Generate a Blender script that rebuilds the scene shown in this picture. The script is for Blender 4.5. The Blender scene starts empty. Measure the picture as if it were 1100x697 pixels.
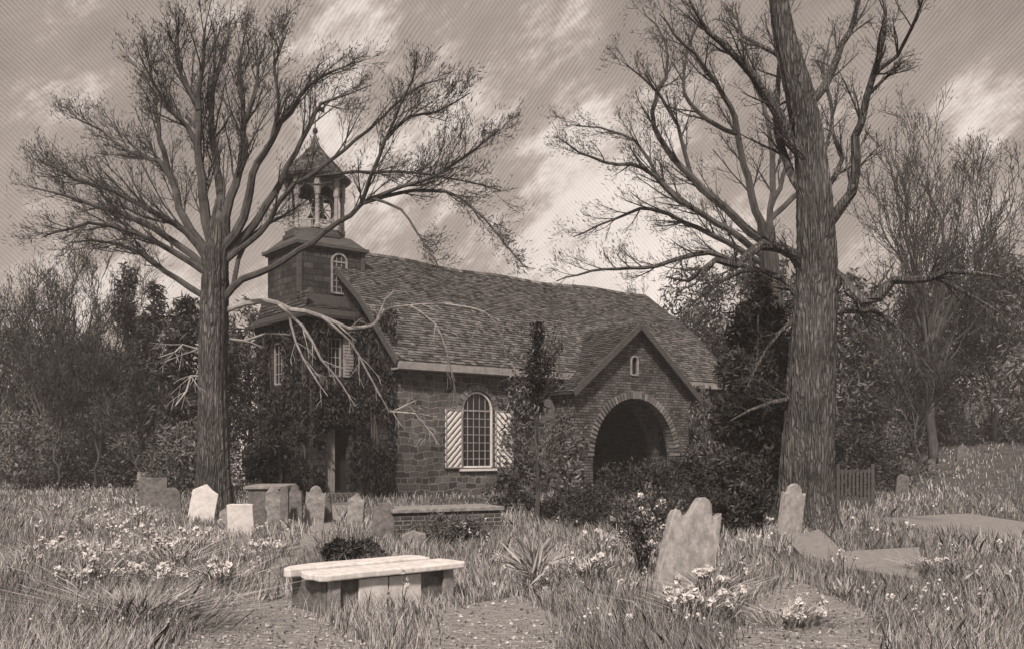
import bpy, math, random
import numpy as np
from mathutils import Vector, Matrix
R = math.radians
random.seed(7)
RG = np.random.default_rng(7)
sc = bpy.context.scene
C = bpy.data.collections.new("churchyard"); sc.collection.children.link(C)

# ---------------------------------------------------------------- camera
EYE, F, HY = 1.7, 1000.0, 485.0           # eye height (m), focal length (px of a 1100 px frame), horizon row
cam = bpy.data.objects.new("camera", bpy.data.cameras.new("camera")); C.objects.link(cam)
cam.location = (0, 0, EYE); cam.rotation_euler = (R(90), 0, 0)
cam.data.sensor_width = 36; cam.data.lens = 36*F/1100; cam.data.shift_y = (HY-348.5)/1100
cam.data.clip_start = .1; cam.data.clip_end = 3000
sc.camera = cam
sc.render.resolution_x, sc.render.resolution_y = 1024, 648
sc.render.engine = 'CYCLES'

def P(px, py, Y):                          # survey sheet of the place: bearing, height, distance -> metres
    return np.array([(px-550)/F*Y, Y, EYE-(py-HY)/F*Y])
def G(px, py):
    Y = EYE*F/(py-HY); return ((px-550)/F*Y, Y)
def sm(a):
    a = np.clip(a, 0, 1); return a*a*(3-2*a)
def H(x, y):                               # terrain height
    x = np.asarray(x, float); y = np.asarray(y, float)
    return 2.5*sm((x-12)/16)*sm((y-26)/30) + .9*sm((-x-16)/20)*sm((y-45)/30) + 5*sm((y-80)/120)

# ---------------------------------------------------------------- materials
MATS = {}
def nt(name):
    m = bpy.data.materials.new(name); m.use_nodes = True
    N = m.node_tree; N.nodes.clear(); return m, N
def nd(N, t, **k):
    n = N.nodes.new(t)
    for a, v in k.items():
        if a.startswith('i_'): n.inputs[a[2:].replace('_', ' ')].default_value = v
        else: setattr(n, a, v)
    return n
def g3(v, w=(1, .98, .965)): return (v*w[0], v*w[1], v*w[2], 1)
def ramp(N, stops, src):
    r = N.nodes.new('ShaderNodeValToRGB'); e = r.color_ramp.elements
    while len(e) < len(stops): e.new(.5)
    for q, (p, v) in zip(e, stops): q.position = p; q.color = g3(v) if not isinstance(v, tuple) else v
    N.links.new(src, r.inputs[0]); return r.outputs[0]
def finish(m, N, col, rough, hgt, bump, dist, spec=.15):
    b = nd(N, 'ShaderNodeBsdfPrincipled'); b.inputs['Roughness'].default_value = rough
    b.inputs['Specular IOR Level'].default_value = spec
    o = nd(N, 'ShaderNodeOutputMaterial')
    if hasattr(col, 'links'): N.links.new(col, b.inputs['Base Color'])
    else: b.inputs['Base Color'].default_value = g3(col)
    if hgt is not None:
        bp = nd(N, 'ShaderNodeBump'); bp.inputs['Strength'].default_value = bump; bp.inputs['Distance'].default_value = dist
        N.links.new(hgt, bp.inputs['Height']); N.links.new(bp.outputs[0], b.inputs['Normal'])
    N.links.new(b.outputs[0], o.inputs[0]); return m
def coords(N, scale=(1, 1, 1), rot=(0, 0, 0)):
    tc = nd(N, 'ShaderNodeTexCoord'); mp = nd(N, 'ShaderNodeMapping')
    mp.inputs['Scale'].default_value = scale; mp.inputs['Rotation'].default_value = rot
    N.links.new(tc.outputs['Object'], mp.inputs[0]); return mp.outputs[0]
def noise(N, vec, scale, detail=6, rough=.6, dist=0):
    n = nd(N, 'ShaderNodeTexNoise'); n.inputs['Scale'].default_value = scale; n.inputs['Detail'].default_value = detail
    n.inputs['Roughness'].default_value = rough; n.inputs['Distortion'].default_value = dist
    N.links.new(vec, n.inputs['Vector']); return n.outputs[0]
def mixc(N, a, b, f, mode='MIX'):
    x = nd(N, 'ShaderNodeMix', data_type='RGBA', blend_type=mode)
    for s, v in ((x.inputs[0], f), (x.inputs[6], a), (x.inputs[7], b)):
        if hasattr(v, 'links'): N.links.new(v, s)
        else: s.default_value = v
    return x.outputs[2]
def math_(N, op, a, b=0.0, clamp=False):
    x = nd(N, 'ShaderNodeMath', operation=op, use_clamp=clamp)
    for s, v in ((x.inputs[0], a), (x.inputs[1], b)):
        if hasattr(v, 'links'): N.links.new(v, s)
        else: s.default_value = v
    return x.outputs[0]

def m_rough(name, lo, hi, scale=4, stretch=(1, 1, 1), bump=.5, dist=.03, rough=.9, lines=None):
    """mottled surface; lines = (rotation, scale, depth) adds a fine worn grain"""
    m, N = nt(name); v = coords(N, stretch)
    a = noise(N, v, scale, 8, .65); col = ramp(N, [(.3, lo), (.7, hi)], a); h = a
    if lines:
        w = nd(N, 'ShaderNodeTexWave', wave_type='BANDS', bands_direction='X')
        w.inputs['Scale'].default_value = lines[1]; w.inputs['Distortion'].default_value = 3.5
        w.inputs['Detail'].default_value = 3; w.inputs['Detail Scale'].default_value = 1.3
        N.links.new(coords(N, (1, 1, 1), lines[0]), w.inputs['Vector'])
        d = ramp(N, [(.2, (1-lines[2],)*3+(1,)), (.6, (1, 1, 1, 1))], w.outputs[0])
        col = mixc(N, col, d, 1.0, 'MULTIPLY'); h = math_(N, 'ADD', a, math_(N, 'MULTIPLY', w.outputs[0], .6))
    return finish(m, N, col, rough, h, bump, dist)
def m_masonry(name, lo, hi, mortar, bw, rh, dist, msize, bump=.8, offs=.5):
    m, N = nt(name); tc = nd(N, 'ShaderNodeTexCoord'); s = nd(N, 'ShaderNodeSeparateXYZ')
    N.links.new(tc.outputs['Object'], s.inputs[0]); cb = nd(N, 'ShaderNodeCombineXYZ')
    N.links.new(math_(N, 'ADD', s.outputs[0], s.outputs[1]), cb.inputs[0]); N.links.new(s.outputs[2], cb.inputs[1])
    nn = nd(N, 'ShaderNodeTexNoise'); nn.inputs['Scale'].default_value = 1.7; nn.inputs['Detail'].default_value = 4
    N.links.new(cb.outputs[0], nn.inputs['Vector'])
    off = nd(N, 'ShaderNodeVectorMath', operation='SCALE'); off.inputs['Scale'].default_value = dist
    N.links.new(nn.outputs['Color'], off.inputs[0])
    ad = nd(N, 'ShaderNodeVectorMath', operation='ADD'); N.links.new(cb.outputs[0], ad.inputs[0]); N.links.new(off.outputs[0], ad.inputs[1])
    b = nd(N, 'ShaderNodeTexBrick'); b.offset = offs; b.squash = .7; b.squash_frequency = 3
    N.links.new(ad.outputs[0], b.inputs['Vector'])
    for k, v in (('Scale', 1), ('Mortar Size', msize), ('Brick Width', bw), ('Row Height', rh), ('Mortar Smooth', .3), ('Bias', 0)): b.inputs[k].default_value = v
    b.inputs['Color1'].default_value = g3(lo); b.inputs['Color2'].default_value = g3(hi); b.inputs['Mortar'].default_value = g3(mortar)
    st = noise(N, tc.outputs['Object'], .9, 6); stc = ramp(N, [(.3, (.5, .5, .5, 1)), (.65, (1.15, 1.15, 1.15, 1))], st)
    fine = noise(N, tc.outputs['Object'], 14, 5, .7); fc = ramp(N, [(.3, (.6, .6, .6, 1)), (.7, (1.25, 1.25, 1.25, 1))], fine)
    col = mixc(N, mixc(N, b.outputs[0], stc, 1.0, 'MULTIPLY'), fc, 1.0, 'MULTIPLY')
    h = math_(N, 'ADD', math_(N, 'MULTIPLY', b.outputs['Fac'], -1.0), math_(N, 'MULTIPLY', fine, .9))
    return finish(m, N, col, .95, h, bump, .04)
def m_tone(name, lo, hi, rough=.85, bump=0, translucent=0):
    """leaf, blade or shingle colour: each piece has its own tone"""
    m, N = nt(name); a = nd(N, 'ShaderNodeAttribute', attribute_name='tone')
    col = ramp(N, [(0, lo), (1, hi)], a.outputs['Fac'])
    if bump:
        n = noise(N, coords(N), 9, 5, .7); col = mixc(N, col, ramp(N, [(.3, (.55, .55, .55, 1)), (.7, (1.2, 1.2, 1.2, 1))], n), 1.0, 'MULTIPLY')
        return finish(m, N, col, rough, n, bump, .02)
    finish(m, N, col, rough, None, 0, 0, .1)
    return m
def m_bark(name, lo, hi, sc_, st):
    m, N = nt(name); v = coords(N, (1, 1, st)); n0 = nd(N, 'ShaderNodeTexNoise'); n0.inputs['Scale'].default_value = 3; N.links.new(v, n0.inputs['Vector'])
    o_ = nd(N, 'ShaderNodeVectorMath', operation='SCALE'); o_.inputs['Scale'].default_value = .22; N.links.new(n0.outputs['Color'], o_.inputs[0])
    a_ = nd(N, 'ShaderNodeVectorMath', operation='ADD'); N.links.new(v, a_.inputs[0]); N.links.new(o_.outputs[0], a_.inputs[1])
    vo = nd(N, 'ShaderNodeTexVoronoi', feature='DISTANCE_TO_EDGE'); vo.inputs['Scale'].default_value = sc_; N.links.new(a_.outputs[0], vo.inputs['Vector'])
    fn_ = noise(N, v, 22, 6, .7); big = noise(N, coords(N), 1.1, 4)
    crack = ramp(N, [(.0, (.5, .5, .5, 1)), (.3, (1, 1, 1, 1))], vo.outputs['Distance'])
    col = mixc(N, ramp(N, [(.3, lo), (.72, hi)], fn_), crack, 1.0, 'MULTIPLY'); col = mixc(N, col, ramp(N, [(.35, (.7, .7, .7, 1)), (.65, (1.4, 1.4, 1.4, 1))], big), 1.0, 'MULTIPLY')
    h = math_(N, 'ADD', math_(N, 'MULTIPLY', math_(N, 'MINIMUM', vo.outputs['Distance'], .25), 3.0), math_(N, 'MULTIPLY', fn_, .5))
    return finish(m, N, col, .95, h, 1.0, .05)
M = dict(
    ground=m_rough('soil_and_turf', .09, .2, 1.3, bump=.8, dist=.08, lines=((0, 0, R(70)), 5, .35)),
    path=m_rough('trodden_path', .26, .7, 16, (.4, 1.8, 1), 1.0, .05, lines=((0, 0, R(86)), 6, .5)),
    stone=m_masonry('field_stone', .06, .19, .28, .44, .24, .42, .02),
    tower=m_masonry('dark_squared_stone', .045, .11, .04, .42, .24, .05, .02),
    brick=m_masonry('old_brick', .08, .24, .05, .33, .115, .03, .017),
    tombbrick=m_masonry('tomb_brick', .07, .14, .34, .26, .085, .02, .012),
    voussoir=m_tone('arch_brick', .12, .3, bump=.5),
    shingle=m_tone('weathered_shingle', .035, .25, bump=.5),
    shingle2=m_tone('dark_shingle', .035, .15, bump=.5),
    board=m_rough('grey_board', .05, .12, 3, (1, 1, 6), .4, .01),
    pale=m_rough('worn_white_paint', .6, .82, 5, bump=.3, dist=.01),
    dimpale=m_rough('weathered_trim', .22, .4, 5, bump=.3, dist=.01),
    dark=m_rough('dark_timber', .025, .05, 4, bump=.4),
    grave=m_rough('lichened_gravestone', .13, .42, 9, bump=.8),
    gravem=m_rough('grey_weathered_slate', .2, .5, 11, (1, 1, .6), .9, .03),
    gravep=m_rough('pale_gravestone', .5, .78, 7, bump=.5),
    graved=m_rough('mossy_gravestone', .07, .24, 8, bump=.8),
    slab=m_rough('bleached_marble_slab', .5, .86, 12, bump=.6, dist=.01),
    ledger=m_rough('flat_stone', .24, .42, 9, bump=.5, lines=((0, 0, R(80)), 9, .35)),
    bark=m_rough('dark_bark', .05, .13, 7, (1, 1, .22), 1.0, .06),
    barkr=m_bark('furrowed_bark', .06, .24, 17, .13),
    twig=m_rough('twig_bark', .04, .08, 6),
    dead=m_rough('bleached_dead_wood', .2, .5, 6, bump=.6),
    leaf=m_tone('evergreen_leaf', .02, .15),
    leafm=m_tone('undergrowth_leaf', .04, .24),
    leafp=m_tone('light_foliage', .08, .3),
    bud=m_tone('winter_bud', .04, .1),
    grass=m_tone('dry_grass', .07, .62),
    ivy=m_tone('ivy_leaf', .015, .09),
    petal=m_tone('white_petal', .5, .8),
    iron=m_rough('wrought_iron', .03, .05, 9, rough=.6),
    bronze=m_rough('bell_bronze', .05, .09, 9, rough=.5),
)
m, N = nt('old_window_glass'); M['glass'] = finish(m, N, .02, .12, noise(N, coords(N), 3, 2), .2, .02, .5)
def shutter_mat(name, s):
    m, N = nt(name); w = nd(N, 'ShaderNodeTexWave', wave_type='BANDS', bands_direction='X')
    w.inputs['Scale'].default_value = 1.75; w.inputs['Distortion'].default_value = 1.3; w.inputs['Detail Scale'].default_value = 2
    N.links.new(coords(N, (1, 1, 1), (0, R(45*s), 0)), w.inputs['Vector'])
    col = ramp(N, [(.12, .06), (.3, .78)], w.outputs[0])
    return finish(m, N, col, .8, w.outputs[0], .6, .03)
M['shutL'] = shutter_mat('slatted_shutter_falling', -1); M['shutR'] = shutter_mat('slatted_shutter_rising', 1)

# ---------------------------------------------------------------- mesh helpers
class MB:
    def __init__(s): s.v = []; s.f = []; s.n = 0; s.t = []
    def add(s, v, f, tone=None):
        v = np.asarray(v, float); s.v.append(v); s.f += [[i+s.n for i in q] for q in f]; s.n += len(v)
        s.t.append(np.full(len(v), random.random() if tone is None else tone))
    def box(s, x0, x1, y0, y1, z0, z1, tone=None):
        v = [(x0,y0,z0),(x1,y0,z0),(x1,y1,z0),(x0,y1,z0),(x0,y0,z1),(x1,y0,z1),(x1,y1,z1),(x0,y1,z1)]
        s.add(v, [(0,3,2,1),(4,5,6,7),(0,1,5,4),(1,2,6,5),(2,3,7,6),(3,0,4,7)], tone)
    def beam(s, a, b, w, h=None):           # rectangular bar between two points
        a = np.array(a, float); b = np.array(b, float); d = b-a; d /= np.linalg.norm(d)
        up = np.array([0, 0, 1.]) if abs(d[2]) < .95 else np.array([1., 0, 0])
        x = np.cross(d, up); x /= np.linalg.norm(x); y = np.cross(x, d); h = h or w
        v = [p+sx*x*w/2+sy*y*h/2 for p in (a, b) for sx, sy in ((-1,-1),(1,-1),(1,1),(-1,1))]
        s.add(v, [(0,3,2,1),(4,5,6,7),(0,1,5,4),(1,2,6,5),(2,3,7,6),(3,0,4,7)])
    def tube(s, pts, rad, n=6, gnarl=0, cap=True, ridge=None):
        pts = np.asarray(pts, float); k = len(pts); rad = np.broadcast_to(np.asarray(rad, float), (k,))
        d = np.gradient(pts, axis=0); d /= np.linalg.norm(d, axis=1)[:, None]+1e-9
        ref = np.array([.3, -.9, .2]) if abs(d[0][1]) < .9 else np.array([1., 0, 0])
        x = np.cross(d, ref); x /= np.linalg.norm(x, axis=1)[:, None]+1e-9; y = np.cross(d, x)
        a = np.arange(n)*2*math.pi/n; c, sn = np.cos(a), np.sin(a)
        rr = rad[:, None]*np.ones(n)
        if gnarl: 
            ph = RG.random(4)*6.28; kk = np.arange(k)[:, None]
            rr = rr*(1+gnarl*(.5*np.sin(3*a+ph[0]+kk*.25)+.5*np.sin(5*a+ph[1]-kk*.4)+.6*RG.normal(size=(k, n))*.5))
        if ridge is not None:
            kk = np.arange(k)[:, None]*.12; z = ridge[:, None]
            for f_, am, sp in ((7, .03, .9), (11, .035, -.7), (17, .03, 1.3), (23, .022, -1.7)):
                rr = rr*(1+am*np.sin(f_*a[None]+RG.random()*6+1.3*np.sin(kk*sp+RG.random()*6)))
            rr = rr*(1+.32*np.exp(-np.maximum(z, 0)*2.2)*np.maximum(0, np.cos(5*a[None]+1+.4*np.sin(3*a[None]))))*(1+.018*RG.normal(size=(k, n)))
        v = (pts[:, None, :]+rr[..., None]*(c[None, :, None]*x[:, None, :]+sn[None, :, None]*y[:, None, :])).reshape(-1, 3)
        f = [(i*n+j, i*n+(j+1) % n, (i+1)*n+(j+1) % n, (i+1)*n+j) for i in range(k-1) for j in range(n)]
        if cap and n > 3: f += [tuple(range(n-1, -1, -1)), tuple((k-1)*n+j for j in range(n))]
        s.add(v, f)
    def lathe(s, prof, n=24, c=(0, 0), phase=0):
        v = [(c[0]+r*math.cos(2*math.pi*j/n+phase), c[1]+r*math.sin(2*math.pi*j/n+phase), z) for r, z in prof for j in range(n)]
        f = [(i*n+j, i*n+(j+1) % n, (i+1)*n+(j+1) % n, (i+1)*n+j) for i in range(len(prof)-1) for j in range(n)]
        f += [tuple(range(n-1, -1, -1)), tuple((len(prof)-1)*n+j for j in range(n))]
        s.add(v, f)
    def build(s, name, mat, parent=None, smooth=False, bevel=0):
        me = bpy.data.meshes.new(name)
        me.from_pydata(np.concatenate(s.v).tolist(), [], s.f)
        a = me.attributes.new('tone', 'FLOAT', 'POINT'); a.data.foreach_set('value', np.concatenate(s.t).astype(np.float32))
        if smooth: me.shade_smooth()
        me.materials.append(mat)
        o = bpy.data.objects.new(name, me); C.objects.link(o)
        if parent: o.parent = parent
        if bevel:
            b = o.modifiers.new('bevel', 'BEVEL'); b.width = bevel; b.segments = 2; b.limit_method = 'ANGLE'
        return o
def quads(name, V, tone, mat, parent=None, nv=4):      # V: (n, nv, 3) one polygon each
    n = len(V); me = bpy.data.meshes.new(name); me.vertices.add(n*nv)
    me.vertices.foreach_set('co', V.reshape(-1).astype(np.float32)); me.loops.add(n*nv)
    me.loops.foreach_set('vertex_index', np.arange(n*nv, dtype=np.int32)); me.polygons.add(n)
    me.polygons.foreach_set('loop_start', np.arange(n, dtype=np.int32)*nv)
    me.update(calc_edges=True)
    a = me.attributes.new('tone', 'FLOAT', 'POINT'); a.data.foreach_set('value', np.repeat(tone, nv).astype(np.float32))
    me.materials.append(mat); o = bpy.data.objects.new(name, me); C.objects.link(o)
    if parent: o.parent = parent
    return o
def leafset(c, d, L, W):                                # c centres (n,3), d direction, -> rhombus leaves
    d = d/np.linalg.norm(d, axis=1)[:, None]; r = RG.normal(size=c.shape); s = np.cross(d, r); s /= np.linalg.norm(s, axis=1)[:, None]
    L = np.broadcast_to(L, len(c))[:, None]; W = np.broadcast_to(W, len(c))[:, None]
    return np.stack([c-d*L/2, c+s*W/2-d*L*.05, c+d*L/2, c-s*W/2-d*L*.05], 1)
def panel(name, outline, holes, thick, fn, mat, parent):
    """a wall: 2-D outline with openings cut out, extruded by `thick`; fn(a, b, depth) -> local xyz"""
    import bmesh
    bm = bmesh.new(); eds = []; loops = []
    for lp in [outline]+holes:
        vs = [bm.verts.new((p[0], p[1], 0)) for p in lp]; loops.append(vs)
        eds += [bm.edges.new((vs[i], vs[(i+1) % len(vs)])) for i in range(len(vs))]
    bmesh.ops.triangle_fill(bm, use_beauty=True, use_dissolve=False, edges=eds)
    bm.verts.ensure_lookup_table(); bm.verts.index_update()
    v2 = [(v.co.x, v.co.y) for v in bm.verts]; tris = [[v.index for v in f.verts] for f in bm.faces]; n = len(v2)
    V = [fn(a, b, 0) for a, b in v2]+[fn(a, b, thick) for a, b in v2]
    Fc = tris+[[i+n for i in reversed(t)] for t in tris]
    for vs in loops:
        ids = [v.index for v in vs]; Fc += [(ids[i], ids[(i+1) % len(ids)], ids[(i+1) % len(ids)]+n, ids[i]+n) for i in range(len(ids))]
    bm.free(); me = bpy.data.meshes.new(name); me.from_pydata(V, [], Fc)
    b2 = bmesh.new(); b2.from_mesh(me); bmesh.ops.recalc_face_normals(b2, faces=b2.faces); b2.to_mesh(me); b2.free()
    me.materials.append(mat); o = bpy.data.objects.new(name, me); C.objects.link(o); o.parent = parent; return o
def arch(x0, x1, z0, zs, n=14, flat=1.0):
    c, r = (x0+x1)/2, (x1-x0)/2
    return [(x0, z0), (x1, z0)]+[(c+r*math.cos(math.pi*i/n), zs+flat*r*math.sin(math.pi*i/n)) for i in range(n+1)]
def empty(name, loc, rz=0):
    o = bpy.data.objects.new(name, None); o.location = loc; o.rotation_euler = (0, 0, rz); o.empty_display_size = .3
    C.objects.link(o); return o
def tag(o, label=None, cat=None, group=None, kind=None):
    for k, v in (('label', label), ('category', cat), ('group', group), ('kind', kind)):
        if v: o[k] = v
    return o

# ---------------------------------------------------------------- ground and paths
xs = np.concatenate([np.linspace(-700, -70, 12), np.linspace(-60, 60, 81), np.linspace(70, 700, 12)])
ys = np.concatenate([np.linspace(-200, -5, 6), np.linspace(0, 110, 75), np.linspace(130, 900, 14)])
X, Y = np.meshgrid(xs, ys); Z = H(X, Y); nx = len(xs)
g = MB(); g.add(np.stack([X, Y, Z], -1).reshape(-1, 3), [(j*nx+i, j*nx+i+1, (j+1)*nx+i+1, (j+1)*nx+i) for j in range(len(ys)-1) for i in range(nx-1)])
tag(g.build('ground', M['ground'], smooth=True), kind='structure')
paths = [[(352,539),(338,560),(318,585),(292,606),(262,636),(215,672),(150,720),(120,770),(440,770),(405,700),(350,668),(318,640),(306,612),(338,588),(362,562),(380,539)],
         [(470,655),(560,640),(600,665),(620,720),(640,770),(470,770),(440,700)],
         [(800,655),(845,622),(880,632),(925,655),(965,700),(1000,770),(760,770),(780,700)]]
PATHW = []
for k, pl in enumerate(paths):
    w = [G(*p) for p in pl]; PATHW.append(np.array(w)); pb = MB()
    pb.add([(x, y, .006+.004*k) for x, y in w], [tuple(range(len(w)))[::-1]])
    o = pb.build('path', M['path']); tag(o, kind='structure')
def inpoly(x, y, poly):
    ins = np.zeros(len(x), bool); n = len(poly)
    for i in range(n):
        x0, y0 = poly[i]; x1, y1 = poly[(i+1) % n]
        c = ((y0 > y) != (y1 > y)) & (x < (x1-x0)*(y-y0)/((y1-y0) or 1e-9)+x0); ins ^= c
    return ins

# ---------------------------------------------------------------- the church (local x along the nave, y to its north)
ux, uy = .781, .625; CA = math.atan2(uy, ux); CX, CY = -4.15, 34.0
church = tag(empty('church', (CX, CY, 0), CA), 'old dark stone church with long shingled gambrel roof, round-arched brick porch and a belfry', 'church')
NL, NW = 18.8, 11.24
prof = [(-.45, 5.0), (2.3, 7.65), (5.62, 10.07), (8.94, 7.65), (11.69, 5.0)]
fs = lambda v0: (lambda a, b, d: (a, v0+d, b))         # south-facing wall
fw = lambda t0: (lambda a, b, d: (t0+d, a, b))         # west-facing wall
win = arch(2.84, 4.37, 1.05, 3.3)
panel('south_wall', [(0,-.2),(NL,-.2),(NL,5.3),(0,5.3)], [win, arch(8.5, 13.7, -.1, 1.5)], .5, fs(0), M['stone'], church)
panel('north_wall', [(0,-.2),(NL,-.2),(NL,5.3),(0,5.3)], [], .5, fs(NW-.5), M['stone'], church)
gable = [(.003,-.2),(NW-.003,-.2),(NW-.003,5.35),(8.94,7.5),(5.62,9.9),(2.3,7.5),(.003,5.35)]
panel('west_wall', gable, [], .5, fw(.002), M['tower'], church)
panel('east_wall', gable, [], .5, fw(NL-.502), M['stone'], church)

def shingles(mb, O, A, B, row=.16, wmin=.12, wmax=.3, lift=.035, jag=.028, ta=(.12, .85)):
    O, A, B = (np.array(q, float) for q in (O, A, B)); La, Lb = np.linalg.norm(A), np.linalg.norm(B); a, b = A/La, B/Lb
    n = np.cross(a, b); n /= np.linalg.norm(n); n = n if n[2] > 0 else -n
    rows = int(Lb/row)+1; row = Lb/rows
    for r in range(rows):
        x = -random.random()*wmax; rt = random.uniform(-.06, .06)
        while x < La:
            w = random.uniform(wmin, wmax); x0, x1 = max(x, 0), min(x+w-.012, La); x += w
            if x1-x0 < .03: continue
            j = random.uniform(-jag, jag); sag = random.uniform(0, .02)
            y0, y1 = r*row-j, (r+1.12)*row; y1 = min(y1, Lb)
            p = [O+a*x0+b*y0+n*(lift+sag), O+a*x1+b*y0+n*(lift+sag*.5), O+a*x1+b*y1+n*.004, O+a*x0+b*y1+n*.004, O+a*x0+b*y0-n*.01, O+a*x1+b*y0-n*.01]
            mb.add(p, [(0,1,2,3),(4,5,1,0),(0,3,4),(1,5,2)], min(1, max(0, random.uniform(*ta)+rt)))
U0, U1 = -.3, NL+.3
roof_core = MB(); k = len(prof); th = .12
us = np.linspace(U0, U1, 33); vv = [(u, p[0], p[1]-dz) for u in us for dz in (0, th) for p in prof]; ff = []; q2 = 2*k
for m_ in range(len(us)-1):
    o_ = m_*q2
    for i in range(k-1): ff += [(o_+i, o_+i+1, o_+q2+i+1, o_+q2+i), (o_+k+i, o_+q2+k+i, o_+q2+k+i+1, o_+k+i+1)]
    ff += [(o_, o_+q2, o_+q2+k, o_+k), (o_+k-1, o_+2*k-1, o_+q2+2*k-1, o_+q2+k-1)]
o_ = (len(us)-1)*q2
for i in range(k-1): ff += [(i, k+i, k+i+1, i+1), (o_+i, o_+i+1, o_+k+i+1, o_+k+i)]
roof_core.add(vv, ff, .3)
for i in range(4):
    a, b = prof[i], prof[i+1]
    if i < 2: shingles(roof_core, (U0, a[0], a[1]), (U1-U0, 0, 0), (0, b[0]-a[0], b[1]-a[1]))
    else: shingles(roof_core, (U0, b[0], b[1]), (U1-U0, 0, 0), (0, a[0]-b[0], a[1]-b[1]), row=.35, wmin=.4, wmax=.8)
roof = roof_core.build('roof', M['shingle'], church)
rc = MB()
for x in np.arange(U0, U1-.3, .34): rc.add([(x,5.47,10.02),(x+.33,5.47,10.02),(x+.33,5.62,10.17+random.uniform(-.01,.02)),(x,5.62,10.17),(x+.33,5.77,10.02),(x,5.77,10.02)], [(0,1,2,3),(3,2,4,5)])
rc.build('ridge_cap', M['shingle'], roof)
def sag(o):
    me = o.data; co = np.empty(len(me.vertices)*3, np.float32); me.vertices.foreach_get('co', co); co = co.reshape(-1, 3)
    k_ = np.clip((co[:, 2]-5.0)/5, 0, 1)*np.clip((co[:, 0])/2, 0, 1); co[:, 2] -= k_*(.14*np.sin(np.clip(co[:, 0]/NL, 0, 1)*math.pi)**2+.04*np.sin(co[:, 0]*1.1+1))
    me.vertices.foreach_set('co', co.reshape(-1)); me.update()
sag(roof); sag(roof.children[0])
eb = MB(); eb.box(U0, U1, -.5, -.44, 4.70, 4.97); eb.box(U0, U1, -.46, .02, 4.68, 4.74); eb.build('eave_board', M['dimpale'], church)
eb = MB(); eb.box(U0, U1, NW+.44, NW+.5, 4.70, 4.97); eb.build('eave_board', M['dimpale'], church)
for u in (U0-.03, U1+.03):
    vb = MB()
    for i in range(4): vb.beam((u, prof[i][0], prof[i][1]-.08), (u, prof[i+1][0], prof[i+1][1]-.08), .05, .24)
    vb.build('verge_board', M['board'], church)

def window(parent, x0, x1, z0, zs, y, cols, rows, axis='s', arched=True, fr=.07, fm='pale', t=.05):
    """pane set back in the wall, frame and glazing bars; axis s: in the x-z plane facing -y, w: in the y-z plane facing -x"""
    T = (lambda a, d, b: (a, y+d, b)) if axis == 's' else (lambda a, d, b: (y+d, a, b))
    w = MB(); f = MB(); gb = MB(); ol = arch(x0, x1, z0, zs) if arched else [(x0,z0),(x1,z0),(x1,zs),(x0,zs)]
    c, r = (x0+x1)/2, (x1-x0)/2
    for i in range(len(ol)):
        a, b = ol[i], ol[(i+1) % len(ol)]
        if math.hypot(a[0]-b[0], a[1]-b[1]) > 1e-4: f.beam(T(a[0], 0, a[1]), T(b[0], 0, b[1]), fr)
    top = lambda xx: zs+math.sqrt(max(0, r*r-(xx-c)**2)) if arched else zs
    for i in range(1, cols):
        xx = x0+(x1-x0)*i/cols; gb.beam(T(xx, .03, z0), T(xx, .03, top(xx)), .028)
    for j in range(1, rows+1):
        zz = z0+(zs-z0)*j/rows
        if j < rows or arched: gb.beam(T(x0, .035, zz), T(x1, .035, zz), .028 if j < rows else .06)
    W = f.build('window', M[fm], parent)
    gb.build('glazing_bars', M['dimpale'], W); v = [T(a, .06, b) for a, b in ol]; g = MB(); g.add(v, [tuple(range(len(v)))]); g.build('pane', M['glass'], W)
    return W
W = window(church, 2.9, 4.31, 1.12, 3.3, .06, 5, 7)
s = MB(); s.box(2.7, 4.5, -.1, .2, .96, 1.05); s.build('sill', M['pale'], W)
ar = MB(); c0, r0 = 3.605, .79
for i in range(13):
    a0, a1 = math.pi*i/13+.02, math.pi*(i+1)/13-.02
    ar.add([(c0+rr*math.cos(a), yy, 3.3+rr*math.sin(a)) for yy in (-.05, .1) for rr in (r0, r0+.2) for a in (a0, a1)], [(0,1,3,2),(4,6,7,5),(0,2,6,4),(1,5,7,3),(2,3,7,6),(0,4,5,1)])
ar.build('window_arch', M['voussoir'], church)
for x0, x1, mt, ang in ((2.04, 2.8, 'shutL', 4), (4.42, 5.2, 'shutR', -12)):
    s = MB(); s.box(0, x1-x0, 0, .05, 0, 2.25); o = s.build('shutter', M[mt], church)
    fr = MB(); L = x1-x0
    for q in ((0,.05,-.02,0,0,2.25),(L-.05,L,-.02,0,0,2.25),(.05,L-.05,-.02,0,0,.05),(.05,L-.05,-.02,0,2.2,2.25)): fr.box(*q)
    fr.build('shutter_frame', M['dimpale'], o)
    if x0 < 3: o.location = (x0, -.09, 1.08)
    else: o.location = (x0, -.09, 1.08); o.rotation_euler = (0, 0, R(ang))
o['label'] = 'ragged shutter half hidden by vine'

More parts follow.
